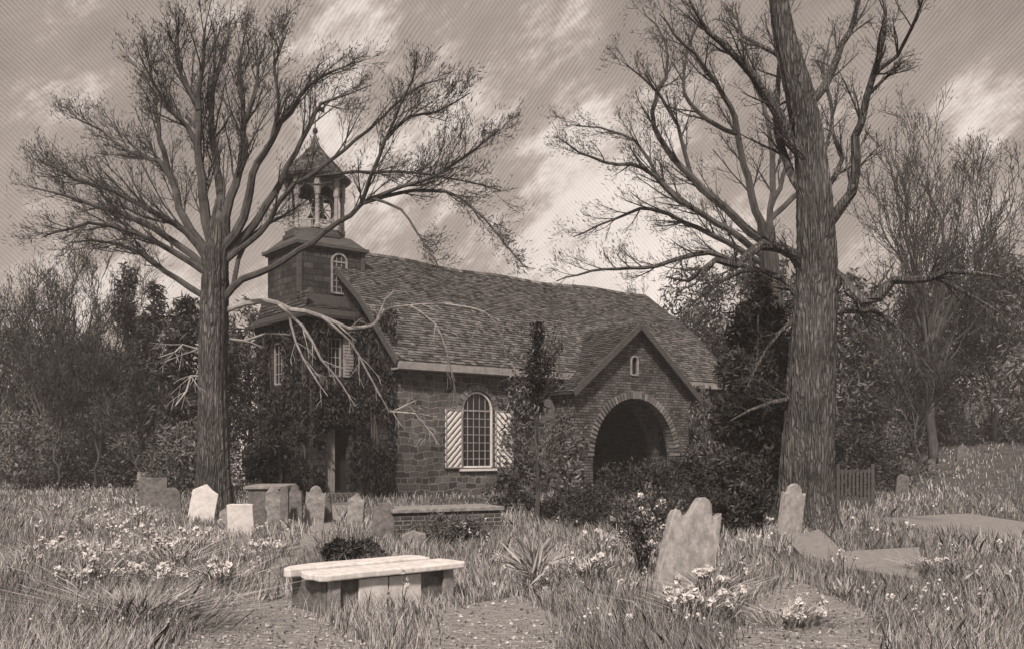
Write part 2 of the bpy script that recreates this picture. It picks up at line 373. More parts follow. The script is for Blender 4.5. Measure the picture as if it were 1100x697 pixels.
# vestibule with skirt roof, tower stage and belfry
vt0, vv0, vv1, vz = -1.9, 3.2, 7.9, 6.95
sh = [arch(-1.3, -.2, -.1, 2.1), [(-1.2,4.6),(-.6,4.6),(-.6,6.1),(-1.2,6.1)]]
panel('vestibule_wall', [(vt0,-.2),(.0,-.2),(.0,vz),(vt0,vz)], sh, .4, fs(vv0), M['tower'], church)
panel('vestibule_wall', [(vv0+.003,-.2),(vv1-.003,-.2),(vv1-.003,vz-.003),(vv0+.003,vz-.003)], [[(5.6,4.4),(6.5,4.4),(6.5,6.1),(5.6,6.1)]], .4, fw(vt0+.003), M['tower'], church)
panel('vestibule_wall', [(vt0,-.2),(.0,-.2),(.0,vz),(vt0,vz)], [], .4, fs(vv1-.4), M['tower'], church)
window(church, -1.17, -.63, 4.63, 6.07, vv0+.05, 3, 4, 's', False, fm='dimpale')
window(church, 5.63, 6.47, 4.43, 6.07, vt0+.05, 3, 4, 'w', False, fm='dimpale')
s = MB(); s.box(-.54, -.1, vv0-.06, vv0-.01, 4.6, 6.1)
for z in np.arange(4.7, 6.05, .12): s.box(-.5, -.14, vv0-.08, vv0-.06, z, z+.05)
s.build('shutter', M['dimpale'], church)
d = MB(); d.add([(a, vv0+.2+q, b) for q in (0, .06) for a, b in ((-1.28,0),(-.78,0),(-.78,2.62),(-1.05,2.5),(-1.28,2.15))], [(0,1,2,3,4),(9,8,7,6,5)]+[(i,(i+1)%5,(i+1)%5+5,i+5) for i in range(5)])
for q in range(4): d.box(-1.27+.12*q, -1.262+.12*q, vv0+.185, vv0+.2, .03, 2.2)
dr = d.build('door', M['dimpale'], church); hm = MB(); hm.lathe([(.02,1.0),(.035,1.03),(.02,1.06)], 8, (-.85, vv0+.17)); hm.build('handle', M['iron'], dr)
st = MB(); st.box(-1.5, 0, vv0-.5, vv0, 0, .12); st.build('doorstep', M['ledger'], church)
dk = MB(); dk.add([(a, vv0+.6, b) for a, b in ((-1.5,0),(-.05,0),(-.05,2.8),(-1.5,2.8))], [(0,1,2,3)]); dk.build('doorway_dark', M['dark'], church)  # dark sheet standing for the unlit inside of the open doorway
# skirt roof: hipped, flaring out
sk = MB(); bx0, bx1, by0, by1 = -1.9, .93, 4.2, 7.1
lo = [(vt0-.45, vv0-.4, 6.9), (1.2, vv0-.4, 6.9), (1.2, vv1+.4, 6.9), (vt0-.45, vv1+.4, 6.9)]
mi = [(vt0-.15, vv0+.15, 7.2), (1.1, vv0+.15, 7.2), (1.1, vv1-.15, 7.2), (vt0-.15, vv1-.15, 7.2)]
hi = [(bx0, by0, 7.9), (bx1, by0, 7.9), (bx1, by1, 7.9), (bx0, by1, 7.9)]
sk.add([(*q[:2], 6.78) for q in lo]+lo+mi+hi, [(3,2,1,0)]+[(r*4+i, r*4+(i+1)%4, (r+1)*4+(i+1)%4, (r+1)*4+i) for r in range(3) for i in range(4)]+[(12,13,14,15)], .2)
shingles(sk, mi[0], np.array(mi[1])-np.array(mi[0]), (0, .85, .57), ta=(0, .6)); shingles(sk, mi[3], np.array(mi[0])-np.array(mi[3]), (.2, 0, .7), ta=(0, .6))
sk.build('skirt_roof', M['shingle2'], church)
tw = MB(); tw.box(bx0, bx1, by0, by1, 7.7, 9.75)
tst = tw.build('tower_stage', M['tower'], church, bevel=.02)
tr = MB(); tr.box(bx0-.18, bx1+.18, by0-.18, by1+.18, 9.75, 9.88); tr.box(bx0-.08, bx1+.08, by0-.08, by1+.08, 9.68, 9.752)
cx, cy = (bx0+bx1)/2, (by0+by1)/2
tr.add([(x, y, 9.88) for x, y in ((bx0-.1,by0-.1),(bx1+.1,by0-.1),(bx1+.1,by1+.1),(bx0-.1,by1+.1))]+[(cx+sx*1.05, cy+sy*1.05, 10.35) for sx, sy in ((-1,-1),(1,-1),(1,1),(-1,1))], [(0,1,5,4),(1,2,6,5),(2,3,7,6),(3,0,4,7),(4,5,6,7)])
tr.build('tower_cornice', M['board'], church)
wn = window(church, -.5, .15, 8.0, 9.25, by0-.035, 3, 5, 's', True, fr=.07, fm='dimpale'); wn.name = 'window'
for q in (bx0+.03, bx1-.03):
    b = MB(); b.box(q-.08, q+.08, by0-.04, by0+.12, 7.9, 9.68); b.build('corner_board', M['board'], church)
# belfry
bel = MB(); bel.lathe([(1.25,10.2),(1.3,10.28),(1.3,10.42),(1.2,10.46),(1.2,10.6),(1.12,10.62)], 8, (cx, cy), R(22.5)); bb = bel.build('belfry_base', M['board'], church)
br = 1.1
for i in range(8):
    a = R(22.5+45*i); x, y = cx+br*math.cos(a), cy+br*math.sin(a); p = MB()
    p.lathe([(.13,10.6),(.13,10.75),(.095,10.8),(.085,11.9),(.12,11.95),(.13,12.05),(.13,12.7)], 8, (x, y)); p.build('belfry_post', M['dimpale'], church)
for i in range(8):
    a0, a1 = R(22.5+45*i), R(67.5+45*i); p0 = np.array([cx+br*math.cos(a0), cy+br*math.sin(a0)]); p1 = np.array([cx+br*math.cos(a1), cy+br*math.sin(a1)])
    e = (p1-p0)/np.linalg.norm(p1-p0); nn = np.array([e[1], -e[0]]); L = np.linalg.norm(p1-p0)
    fn = lambda a, b, d, p0=p0, e=e, nn=nn: (*(p0+e*a-nn*(d-.03)), b)
    n = 10; up = [(L/2+(L/2-.1)*math.cos(math.pi*k/n), 11.98+.34*math.sin(math.pi*k/n)) for k in range(n+1)]
    panel('belfry_arch', [(.1,11.98),(.0,11.98),(.0,12.72),(L,12.72),(L,11.98)]+up[:-1], [], .07, fn, M['board'], church)
    rb = MB(); rb.beam((*(p0+e*.1), 10.95), (*(p1-e*.1), 10.95), .05); rb.beam((*(p0+e*.1), 10.68), (*(p1-e*.1), 10.68), .05)
    for q in np.linspace(.2, L-.2, 3): rb.beam((*(p0+e*q), 10.68), (*(p0+e*q), 10.95), .03)
    rb.build('belfry_rail', M['dimpale'], church)
br_ = MB(); br_.lathe([(1.2,12.68),(1.42,12.72),(1.42,12.78),(1.2,12.96),(1.04,13.2),(.78,13.48),(.48,13.78),(.24,14.1),(.13,14.4),(.07,14.62)], 16, (cx, cy), R(22.5))
bro = br_.build('belfry_roof', M['shingle2'], church)
rs = MB()
for (ra, za), (rb2, zb) in zip([(1.43,12.79),(1.21,12.98),(1.05,13.22),(.79,13.5),(.49,13.8)], [(1.21,12.98),(1.05,13.22),(.79,13.5),(.49,13.8),(.25,14.12)]):
    for h in (0, .5):
        r1, z1 = ra+(rb2-ra)*h, za+(zb-za)*h; r2, z2 = ra+(rb2-ra)*(h+.55), za+(zb-za)*(h+.55)
        nn = max(8, int(r1*6.28/.16))
        for j in range(nn):
            a, b = 6.283*(j+.04)/nn+h, 6.283*(j+.96)/nn+h
            rs.add([(cx+(r1+.03)*math.cos(a), cy+(r1+.03)*math.sin(a), z1), (cx+(r1+.03)*math.cos(b), cy+(r1+.03)*math.sin(b), z1), (cx+(r2+.01)*math.cos(b), cy+(r2+.01)*math.sin(b), z2), (cx+(r2+.01)*math.cos(a), cy+(r2+.01)*math.sin(a), z2)], [(0,1,2,3)])
rs.build('belfry_shingles', M['shingle2'], bro)
fi = MB(); fi.lathe([(.03,14.5),(.07,14.6),(.03,14.66),(.10,14.75),(.11,14.82),(.08,14.9),(.025,14.95),(.018,15.6),(.012,16.6)], 12, (cx, cy)); fin = fi.build('finial', M['iron'], church, smooth=True)
vn = MB(); vn.beam((cx-.3, cy, 15.75), (cx+.3, cy, 15.75), .02); vn.add([(cx+.1,cy-.01,15.68),(cx+.42,cy-.01,15.62),(cx+.42,cy-.01,15.88),(cx+.1,cy+.01,15.82)], [(0,1,2,3)]); vn.build('weathervane', M['iron'], fin)
be = MB(); be.lathe([(.02,11.95),(.16,11.92),(.22,11.8),(.25,11.6),(.3,11.4),(.4,11.27),(.38,11.25)], 20, (cx+.1, cy)); be.build('bell', M['bronze'], church, smooth=True)
hs = MB(); hs.beam((cx-1, cy, 12.0), (cx+1, cy, 12.0), .12); hs.build('bell_beam', M['dark'], church)
wh = MB(); wc = np.array([cx+.1, cy-.5, 11.5]); ring = [wc+.55*np.array([math.cos(a), 0, math.sin(a)]) for a in np.linspace(0, 6.283, 25)]
wh.tube(ring, .03, 6)
for a in np.arange(0, 3.1, math.pi/4): wh.beam(wc-.54*np.array([math.cos(a), 0, math.sin(a)]), wc+.54*np.array([math.cos(a), 0, math.sin(a)]), .035)
wh.build('bell_wheel', M['dimpale'], church)

# porch
pt0, pt1, pc, pz, pap, pv = 7.6, 14.6, 11.1, 4.35, 7.1, -1.2
ac, arad, aspr = 11.15, 2.5, 1.5
hole = [(ac-arad,-.1),(ac+arad,-.1)]+[(ac+arad*math.cos(math.pi*i/24), aspr+arad*math.sin(math.pi*i/24)) for i in range(25)]
panel('porch_gable', [(pt0,-.2),(pt1,-.2),(pt1,pz),(pc,pap),(pt0,pz)], [hole, arch(10.87, 11.27, 5.0, 5.6)], .45, fs(pv), M['brick'], church)
for x in (pt0+.003, pt1-.403):
    b = MB(); b.box(x, x+.4, pv+.45, 0, -.2, pz-.02); b.build('porch_side_wall', M['brick'], church)
ar = MB(); nb = 44
for i in range(nb):
    a0, a1 = math.pi*i/nb+.012, math.pi*(i+1)/nb-.012
    ar.add([(ac+rr*math.cos(a), yy, aspr+rr*math.sin(a)) for yy in (pv-.05, pv+.3) for rr in (arad-.01, arad+.3) for a in (a0, a1)], [(0,1,3,2),(4,6,7,5),(0,2,6,4),(1,5,7,3),(2,3,7,6),(0,4,5,1)])
ar.build('porch_arch', M['voussoir'], church)
nw = MB(); ol = arch(10.87, 11.27, 5.0, 5.6)
for i in range(len(ol)):
    a, b = ol[i], ol[(i+1) % len(ol)]
    if math.hypot(a[0]-b[0], a[1]-b[1]) > .01: nw.beam((a[0], pv-.02, a[1]), (b[0], pv-.02, b[1]), .07)
W = nw.build('niche_window', M['dimpale'], church); g = MB(); g.add([(a, pv+.12, b) for a, b in ol], [tuple(range(len(ol)))]); g.build('pane', M['glass'], W)
pr = MB(); f0, f1 = pv-.35, 2.1
sl = (pap-pz)/(pc-pt0)
for sgn in (-1, 1):
    xe = pc+sgn*(pc-pt0+.35); ze = pz-.35*sl+.06; ap = pap+.06
    v = [(xe,f0,ze),(xe,f1,ze),(pc,f1,ap),(pc,f0,ap)]; pr.add(v+[(x,y,z-.1) for x,y,z in v], [(0,1,2,3),(7,6,5,4),(0,3,7,4),(0,4,5,1),(1,5,6,2)], .2)
    A = (0, f1-f0, 0); shingles(pr, (xe, f0, ze), A, (pc-xe, 0, ap-ze), ta=(0, .7))
prf = pr.build('porch_roof', M['shingle2'], church)
for sgn in (-1, 1):
    xe = pc+sgn*(pc-pt0+.38); b = MB(); b.beam((xe, f0-.04, pz-.35*sl-.04), (pc+sgn*.01, f0-.04, pap-.03), .06, .26); b.build('bargeboard', M['board'], church)
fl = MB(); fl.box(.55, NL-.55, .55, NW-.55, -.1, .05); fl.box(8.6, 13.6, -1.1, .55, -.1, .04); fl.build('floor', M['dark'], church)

# ivy on the west end and vines on the nave wall
def ivy_patch(name, n, fpos, parent, L=.3, W=.09, mat='ivy', down=.8):
    c = fpos(n); th = np.array([0, 0, -down]); d = RG.normal(size=c.shape)*.45+th
    l = RG.uniform(.6, 1.3, len(c))
    o = quads(name, leafset(c, d, L*l, W*l), RG.random(len(c))**1.6, M[mat], parent); return o
ivy = tag(empty('ivy', (CX, CY, 0), CA), 'dark hanging ivy smothering the west end of the church round its doorway', 'ivy')
def fpos(n):
    w = RG.random(n); a = RG.random(n); z = 6.9*RG.random(n)**.8
    x = np.where(w < .38, vt0*a, np.where(w < .72, vt0, 0)); y = np.where(w < .38, vv0, np.where(w < .72, vv0+4.7*a, vv0*a))
    off = RG.uniform(.03, .3, n); x2 = np.where(w < .38, x, x-off); y2 = np.where(w < .38, y-off, y)
    keep = ~((w < .38) & (x > -1.35) & (x < -.05) & ((z < 2.7) | ((z > 4.4) & (z < 6.2)))) & ~((w >= .38) & (w < .72) & (y > 5.4) & (y < 6.7) & (z > 4.2) & (z < 6.2))
    cl = np.sin(x2*3+z*2.1)+np.sin(y2*2.3-z*1.7)+RG.normal(size=n)*.5; keep &= cl > -.9
    return np.stack([x2, y2, z], 1)[keep]
ivy_patch('foliage', 22000, fpos, ivy, .22, .08)
st = MB()
for k in range(14):
    q = random.random(); y = vv0*random.random() if q < .5 else vv0+random.random()*4.6; x = -.06 if q < .5 else vt0-.06
    pts = [(x-.03, y+.25*math.sin(j*1.1+k)*.6, j*.75) for j in range(9)]; st.tube(pts, np.linspace(.045, .012, 9), 5)
st.build('stem', M['bark'], ivy)
vine = tag(empty('climbing_vine', (CX+4.9*ux, CY+4.9*uy, 0), CA), 'leafy climbing vine on the nave wall between the shuttered window and the brick porch', 'vine')
def fpos2(n):
    x = RG.normal(1.1, .8, n); z = 4.6*RG.random(n)**1.1; k = (x > -.6+.1*z) & (x < 1.3) & (np.sin(x*4+z*3)+RG.normal(size=n)*.6 > -.8)
    return np.stack([x, -RG.uniform(.02, .45, n), z], 1)[k]
ivy_patch('foliage', 6000, fpos2, vine, .2, .07, 'leafm', .2)
st = MB()
for k in range(5):
    pts = [(.3+.2*k+.3*math.sin(j*.9+k*2), -.06-.03*k, j*.55) for j in range(9)]; st.tube(pts, np.linspace(.04, .01, 9), 5)
st.build('stem', M['dead'], vine)
vine = tag(empty('climbing_vine', (CX+14.6*ux, CY+14.6*uy, 0), CA), 'dark creeper hanging over the far right end of the church wall beyond the porch', 'vine', )
def fpos3(n):
    x = RG.uniform(.2, 4.5, n); z = 4.7*RG.random(n); k = np.sin(x*3+z*2)+RG.normal(size=n)*.6 > -.4
    y = -RG.uniform(.02, .4, n)-np.where(x < 1.1, 1.2, 0); return np.stack([x, y, z], 1)[k]
ivy_patch('foliage', 6000, fpos3, vine, .26, .08, 'leafm')
st = MB()
for k in range(4): st.tube([(1.2+.8*k+.2*math.sin(j*.9+k*2), -.06, j*.55) for j in range(8)], np.linspace(.04, .01, 8), 5)
st.build('stem', M['bark'], vine)

# ---------------------------------------------------------------- trees
def resample(pts, step):
    pts = np.asarray(pts, float); n = len(pts); out = []
    for i in range(n-1):
        p0, p1, p2, p3 = pts[max(i-1, 0)], pts[i], pts[i+1], pts[min(i+2, n-1)]
        k = max(1, int(np.linalg.norm((p2-p1)[:3])/step))
        for j in range(k):
            t = j/k; out.append(.5*((2*p1)+(-p0+p2)*t+(2*p0-5*p1+4*p2-p3)*t*t+(-p0+3*p1-3*p2+p3)*t**3))
    out.append(pts[-1]); return np.array(out)
def unit(v): return v/(np.linalg.norm(v)+1e-9)
def branch(mb, p, d, L, r, lvl, tips, up=.12, spread=.6, kids=(6, 5, 4), wob=.1, rmin=.006, fine=None):
    k = max(4, int(L/ (.35 if lvl > 1 else .2))); seg = L/k; pts = [p]; d = unit(d)
    for i in range(k):
        d = unit(d+RG.normal(size=3)*wob+np.array([0, 0, up])); pts.append(pts[-1]+d*seg)
    pts = np.array(pts); rad = np.maximum(np.linspace(r, r*.3, k+1), rmin*.8)
    (mb if (lvl > 1 or fine is None) else fine).tube(pts, rad, 5 if lvl > 1 else 3, cap=False)
    if lvl == 0: tips.append((pts[-1], d)); return
    n = kids[min(len(kids)-1, len(kids)-lvl)] if lvl <= len(kids) else kids[0]
    for j in range(n):
        f = (j+RG.uniform(.3, 1))/n*.82+.18; i = min(k-1, int(f*k)); dd = unit(pts[i+1]-pts[i])
        side = unit(np.cross(dd, RG.normal(size=3))); a = RG.uniform(.55, 1.25)*spread
        branch(mb, pts[i], unit(dd*math.cos(a)+side*math.sin(a)), L*RG.uniform(.38, .62)*(1.15-.4*f), max(rmin, rad[i]*.55), lvl-1, tips, up, spread, kids, wob, rmin, fine)
    tips.append((pts[-1], d))
GROWN = []
def limb(mb, fine, pix, Y0, Y1, r0, r1, tips, n=10, lvl=2, Ls=1.0, up=.1, spread=.6, sides=7, start=.2, kids=(5, 4, 4), rmin=.008, gn=.08):
    pix = list(pix); sx, sy = pix[0]
    if GROWN:                                # spring from the nearest wood already grown
        A = np.concatenate(GROWN); ax_, ay_ = 550+F*A[:, 0]/A[:, 1], HY-F*(A[:, 2]-EYE)/A[:, 1]; dd_ = np.hypot(ax_-sx, ay_-sy); i0 = int(dd_.argmin())
        if dd_[i0] < 30:
            Y1 = A[i0, 1]+(Y1-Y0)*(.6 if i0 >= len(GROWN[0]) else 1); Y0 = A[i0, 1]; pix[0] = (float(ax_[i0]), float(ay_[i0]))
    q = np.array([[a, b, Y0+(Y1-Y0)*(i/(len(pix)-1))**1.5] for i, (a, b) in enumerate(pix)], float)
    w = np.array([P(a, b, y) for a, b, y in q]); w = resample(w, .35); GROWN.append(w.copy())
    s = np.linspace(0, 1, len(w)); w[1:-1] += RG.normal(size=(len(w)-2, 3))*min(.05, r0*.25)
    rad = r0*(1-s)**.8+r1; mb.tube(w, rad, sides, gn, cap=False)
    tot = np.linalg.norm(np.diff(w, axis=0), axis=1).sum()
    for j in range(n):
        f = start+(1-start)*(j+RG.random())/n; i = min(len(w)-2, int(f*(len(w)-1))); dd = unit(w[i+1]-w[i])
        side = unit(np.cross(dd, RG.normal(size=3))); a = RG.uniform(.5, 1.2)*spread
        branch(mb, w[i], dd*math.cos(a)+side*math.sin(a), Ls*RG.uniform(.7, 1.4)*(1.2-.5*f), min(rad[i]*.45, .03), lvl, tips, up, spread, kids, .085, rmin, fine)
    tips.append((w[-1], unit(w[-1]-w[-2]))); return w
def tufts(name, tips, parent, per=6, L=.22, W=.03, frac=.5, mat='bud', sp=.12):
    t = [x for x in tips if RG.random() < frac]; c = np.repeat(np.array([x[0] for x in t]), per, 0); d = np.repeat(np.array([x[1] for x in t]), per, 0)
    c = c+RG.normal(size=c.shape)*sp; d = d+RG.normal(size=c.shape)*.5+np.array([0, 0, .2])
    return quads(name, leafset(c, d, L*RG.uniform(.6, 1.3, len(c)), W), RG.random(len(c)), M[mat], parent)
def local(root, objs):                     # keep world placement while parenting to the base empty
    for o in objs:
        o.parent = root
        me = o.data; co = np.empty(len(me.vertices)*3, np.float32); me.vertices.foreach_get('co', co)
        co = co.reshape(-1, 3)-np.array(root.location, np.float32); me.vertices.foreach_set('co', co.reshape(-1)); me.update()

def trunk_mesh(pix, Y0, Y1, radii, sides=84, flare=.35, gn=.05):
    w = np.array([list(P(a, b, Y0+(Y1-Y0)*i/(len(pix)-1)))+[radii[i]] for i, (a, b) in enumerate(pix)])
    w = resample(w, .11); w[:, 3] *= 1+flare*np.exp(-np.maximum(w[:, 2], 0)*1.6); mb = MB(); mb.tube(w[:, :3], w[:, 3], sides, 0, True, w[:, 2]); GROWN.clear(); GROWN.append(w[:, :3].copy()); return mb, w

# --- great bare tree on the left
YL = 24.3
root = tag(empty('bare_tree', (P(229, 555, YL)[0], YL, 0)), 'great bare tree standing left of the church with pale dead limbs hanging across it', 'tree')
mb, w = trunk_mesh([(229,562),(229,520),(229,470),(228,400),(230,330),(232,280),(234,250),(236,215)], YL, YL, [.44,.40,.38,.35,.34,.31,.24,.1])
tr_o = mb.build('trunk', M['barkr'], smooth=True)
LM, fi_, tips = [], MB(), []
for pix, y1, r0, n, Ls in [
    ([(230,285),(218,220),(214,160),(213,100),(218,60),(222,22)], 23.5, .2, 15, 1.1),
    ([(232,280),(238,210),(230,165),(226,110),(240,60),(252,18)], 25.5, .17, 15, 1.1),
    ([(235,280),(250,215),(262,170),(264,140),(275,90),(285,35)], 24, .17, 15, 1.1),
    ([(236,280),(262,235),(272,190),(292,150),(312,118),(335,90),(372,72)], 22, .16, 16, 1.0),
    ([(238,285),(272,245),(300,195),(325,150),(345,112),(375,100),(398,92)], 25, .14, 13, 1.0),
    ([(240,290),(278,250),(308,206),(345,180),(395,140),(440,100),(480,84)], 22.5, .09, 14, 1.0),
    ([(228,285),(197,235),(186,195),(172,150),(165,105),(155,70)], 25.8, .15, 15, 1.0),
    ([(226,290),(200,250),(160,225),(120,205),(80,190),(48,175)], 23, .13, 15, 1.1),
    ([(224,295),(190,262),(150,238),(105,222),(62,208),(34,202)], 26.5, .12, 14, 1.0),
    ([(224,300),(188,270),(142,250),(95,240),(45,255)], 22.5, .11, 13, .9),
    ([(222,325),(190,300),(150,272),(112,258),(70,262)], 25, .1, 10, .9),
    ([(214,165),(202,138),(182,118),(165,90),(150,60)], 23, .09, 10, .9),
    ([(190,205),(174,176),(140,165),(108,140),(75,125)], 24.5, .08, 12, .9),
    ([(255,190),(262,130),(255,80),(262,40),(268,15)], 24.5, .08, 10, .9),
    ([(300,150),(300,110),(295,70),(310,30)], 23.5, .07, 9, .8),
    ([(206,120),(195,80),(190,40),(192,18)], 23.5, .07, 9, .8),
    ([(246,330),(262,300),(292,288),(348,250),(386,220),(400,190),(415,150),(430,110),(446,78)], 21.5, .12, 16, .9),
    ([(386,222),(420,205),(462,192),(500,168),(536,140)], 20.5, .055, 12, .8),
    ([(388,222),(430,207),(478,206),(520,235),(556,278)], 21, .055, 13, .7),
    ([(400,212),(430,225),(448,250),(470,285)], 22, .035, 8, .6),
    ([(345,195),(400,185),(445,186),(500,195),(538,205)], 23, .045, 11, .8),
    ([(415,150),(440,125),(470,120),(505,100)], 22, .04, 8, .8),
    ([(245,300),(262,262),(300,235),(330,215)], 26, .08, 8, .8)]:
    lm = MB(); limb(lm, fi_, pix, YL, y1, r0*.78, .012, tips, int(n*1.15) if pix[-1][0] < 290 or pix[-1][0] > 480 else int(n*.75), 2, Ls*1.3, .07, .5, kids=(7, 5, 4), rmin=.0055, gn=.04, start=.55 if 290 < pix[-1][0] < 480 else .25)
    LM.append(lm.build('limb', M['bark']))
DL = []; dt = []
for pix, y0, y1, r0, n in [
    ([(240,338),(262,326),(285,322),(312,332),(345,340),(375,352),(400,350),(412,334),(440,328),(486,326)], 24.2, 29, .13, 4),
    ([(405,340),(414,322),(424,312)], 27.9, 28.3, .05, 2),
    ([(298,330),(325,350),(345,385),(365,410),(382,436)], 25.6, 27, .065, 3),
    ([(306,332),(318,368),(335,400),(352,425)], 25.6, 26, .04, 3),
    ([(345,342),(375,365),(395,400),(418,442)], 26.4, 28, .05, 3),
    ([(240,364),(262,366),(285,358),(312,360)], 24.2, 26, .06, 3),
    ([(400,452),(422,442),(446,430)], 27.5, 28.2, .04, 1),
    ([(424,440),(446,444),(458,458),(472,478)], 28, 28.6, .03, 3),
    ([(440,328),(468,348),(480,380),(490,424)], 28.4, 30, .04, 4),
    ([(480,328),(520,335),(538,360),(545,395)], 29, 31, .03, 4),
    ([(214,405),(205,404),(200,420),(188,436)], 24.1, 23.2, .05, 2),
    ([(212,378),(196,370),(188,378),(170,384)], 24.1, 23, .04, 2)]:
    dl = MB(); limb(dl, None, pix, y0, y1, r0*.55, .013, dt, n+4, 1, .7, -.06, .8, 8, .3, (3, 2), .007, .1)
    DL.append(dl.build('dead_limb', M['dead']))
for o in DL: o['label'] = 'bleached dead limb drooping in front of the church'
local(root, [tr_o, fi_.build('twigs', M['twig']), tufts('buds', tips, None, 5, .15, .018, .6)]+LM+DL)

# --- great leaning tree on the right
YR = 20.5; KR = 1.28
root = tag(empty('bare_tree', (P(863, 568, YR)[0], YR, 0)), 'massive rough-barked tree rising out of frame right of the church', 'tree')
mb, w = trunk_mesh([(863,585),(865,548),(867,500),(870,440),(874,360),(877,290),(876,240),(872,180),(861,110),(848,60),(838,10),(830,-70),(834,-160)], YR, YR, [KR*q for q in (.46,.43,.42,.40,.37,.33,.30,.26,.23,.19,.16,.12,.05)])
tr_o = mb.build('trunk', M['barkr'], smooth=True)
LM, fi_, tips = [], MB(), []
for pix, y1, r0, n, Ls in [
    ([(882,250),(905,222),(918,185),(924,130),(938,80),(948,40),(952,-30)], 14.5, .11, 12, .75),
    ([(868,120),(885,92),(900,60),(918,20),(925,-30)], 17.5, .09, 10, .7),
    ([(872,200),(850,150),(820,100),(792,62),(760,35),(735,-10)], 14.5, .13, 12, .8),
    ([(872,230),(852,190),(838,150),(834,100),(842,50),(836,0)], 17, .08, 10, .7),
    ([(936,90),(965,60),(980,30),(995,-10)], 14, .035, 8, .6),
    ([(928,115),(950,85),(972,65)], 15.5, .03, 6, .5),
    ([(878,240),(888,205),(905,170),(893,140),(900,105)], 17.5, .06, 8, .6),
    ([(845,70),(820,50),(800,40),(780,20)], 17, .05, 8, .6),
    ([(874,320),(852,275),(822,264),(792,284),(768,280),(742,302),(715,298)], 14.5, .13, 11, .7),
    ([(872,345),(840,300),(800,292),(775,300),(740,330)], 17.5, .08, 9, .6),
    ([(876,335),(902,298),(926,324),(962,305),(1000,296),(1040,290),(1085,300)], 13.8, .13, 9, .6),
    ([(995,297),(1035,312),(1080,340)], 14.3, .035, 6, .5),
    ([(905,300),(893,284),(880,275)], 16, .07, 2, .4),
    ([(880,340),(940,335),(962,350),(990,385),(1002,400)], 15, .045, 6, .5),
    ([(848,420),(828,432),(806,440),(784,452)], 15.2, .05, 5, .4),
    ([(852,330),(826,370),(810,400),(800,420)], 15.2, .035, 5, .4)]:
    lm = MB(); limb(lm, fi_, pix, YR, y1+4.5, r0*KR*.9, .011, tips, n, 2, Ls*1.4, .05, .65, 8, .2, (5, 4, 3), .0055, .05)
    LM.append(lm.build('limb', M['barkr']))
objs = LM+[tr_o, fi_.build('twigs', M['twig']), tufts('buds', tips, None, 4, .1, .014, .4, sp=.06)]
local(root, objs)
# --- second bare tree just behind it, fanning left
Y2 = 26.5
root = tag(empty('bare_tree', (P(826, 549, Y2)[0], Y2, 0)), 'slimmer bare tree behind the massive trunk, its limbs fanning left over the church roof', 'tree')
mb, w = trunk_mesh([(828,555),(828,500),(828,400),(827,300),(822,240)], Y2, Y2, [.35,.33,.31,.28,.21]); tr_o = mb.build('trunk', M['bark'], smooth=True)
LM, fi_, tips = [], MB(), []
for pix, y1, r0, n, Ls in [
    ([(823,260),(800,180),(790,130),(770,90),(745,60),(708,15)], 20, .12, 13, .9),
    ([(826,260),(831,180),(822,120),(800,60),(790,5)], 23, .1, 12, .9),
    ([(822,270),(780,225),(742,190),(715,160),(700,120),(718,60),(690,10)], 22.5, .12, 14, .9),
    ([(820,280),(770,240),(730,215),(690,180),(650,176),(602,150)], 20, .1, 14, .8),
    ([(820,290),(770,254),(735,240),(700,225),(660,235),(615,255)], 22, .09, 13, .8),
    ([(822,300),(762,272),(705,286),(650,290),(598,302)], 19.5, .08, 12, .7),
    ([(740,190),(727,135),(700,92),(668,66)], 20.5, .06, 10, .8),
    ([(760,228),(715,200),(682,152),(645,138),(612,134)], 23, .06, 11, .8),
    ([(795,150),(760,130),(735,100),(740,50),(760,10)], 22.5, .06, 10, .8),
    ([(828,220),(850,160),(856,100),(870,50)], 22.5, .07, 9, .8),
    ([(828,240),(870,190),(895,130),(885,70),(900,20)], 23, .07, 10, .8)]:
    lm = MB(); limb(lm, fi_, pix, Y2, y1+5, r0*1.0, .013, tips, int(n*1.2), 2, Ls*1.4, .05, .6, 6, .2, (6, 5, 3), .005, .05)
    LM.append(lm.build('limb', M['bark']))
local(root, LM+[tr_o, fi_.build('twigs', M['twig']), tufts('buds', tips, None, 5, .15, .02, .5)])

# --- generic growth
def bare_tree(px, Y, h, spread, label, group=None, r=.16, n=9):
    x = (px-550)/F*Y; z0 = float(H(x, Y)); root = tag(empty('bare_tree', (x, Y, z0)), label, 'tree', group)
    a, b, tips = MB(), MB(), []
    k = 10; pts = np.array([[.12*math.sin(i*.9+px), .1*math.cos(i*.7), h*.42*i/k] for i in range(k+1)]); pts += RG.normal(size=pts.shape)*.03
    t = MB(); t.tube(pts, np.linspace(r*1.3, r*.7, k+1), 10, .08)
    for j in range(n):
        i = int(k*(.45+.55*(j+1)/n)); an = 2.4*j+RG.random(); d = np.array([math.cos(an)*spread, math.sin(an)*spread, 1.])
        branch(a, pts[i], d, h*RG.uniform(.42, .58), r*.45, 3, tips, .09, .55, (6, 5, 4), .12, .014, b)
    for q in (t.build('trunk', M['bark'], root, True), a.build('limbs', M['bark'], root), b.build('twigs', M['twig'], root)): pass
    tufts('buds', tips, root, 5, .25, .035, .6, sp=.15); return root
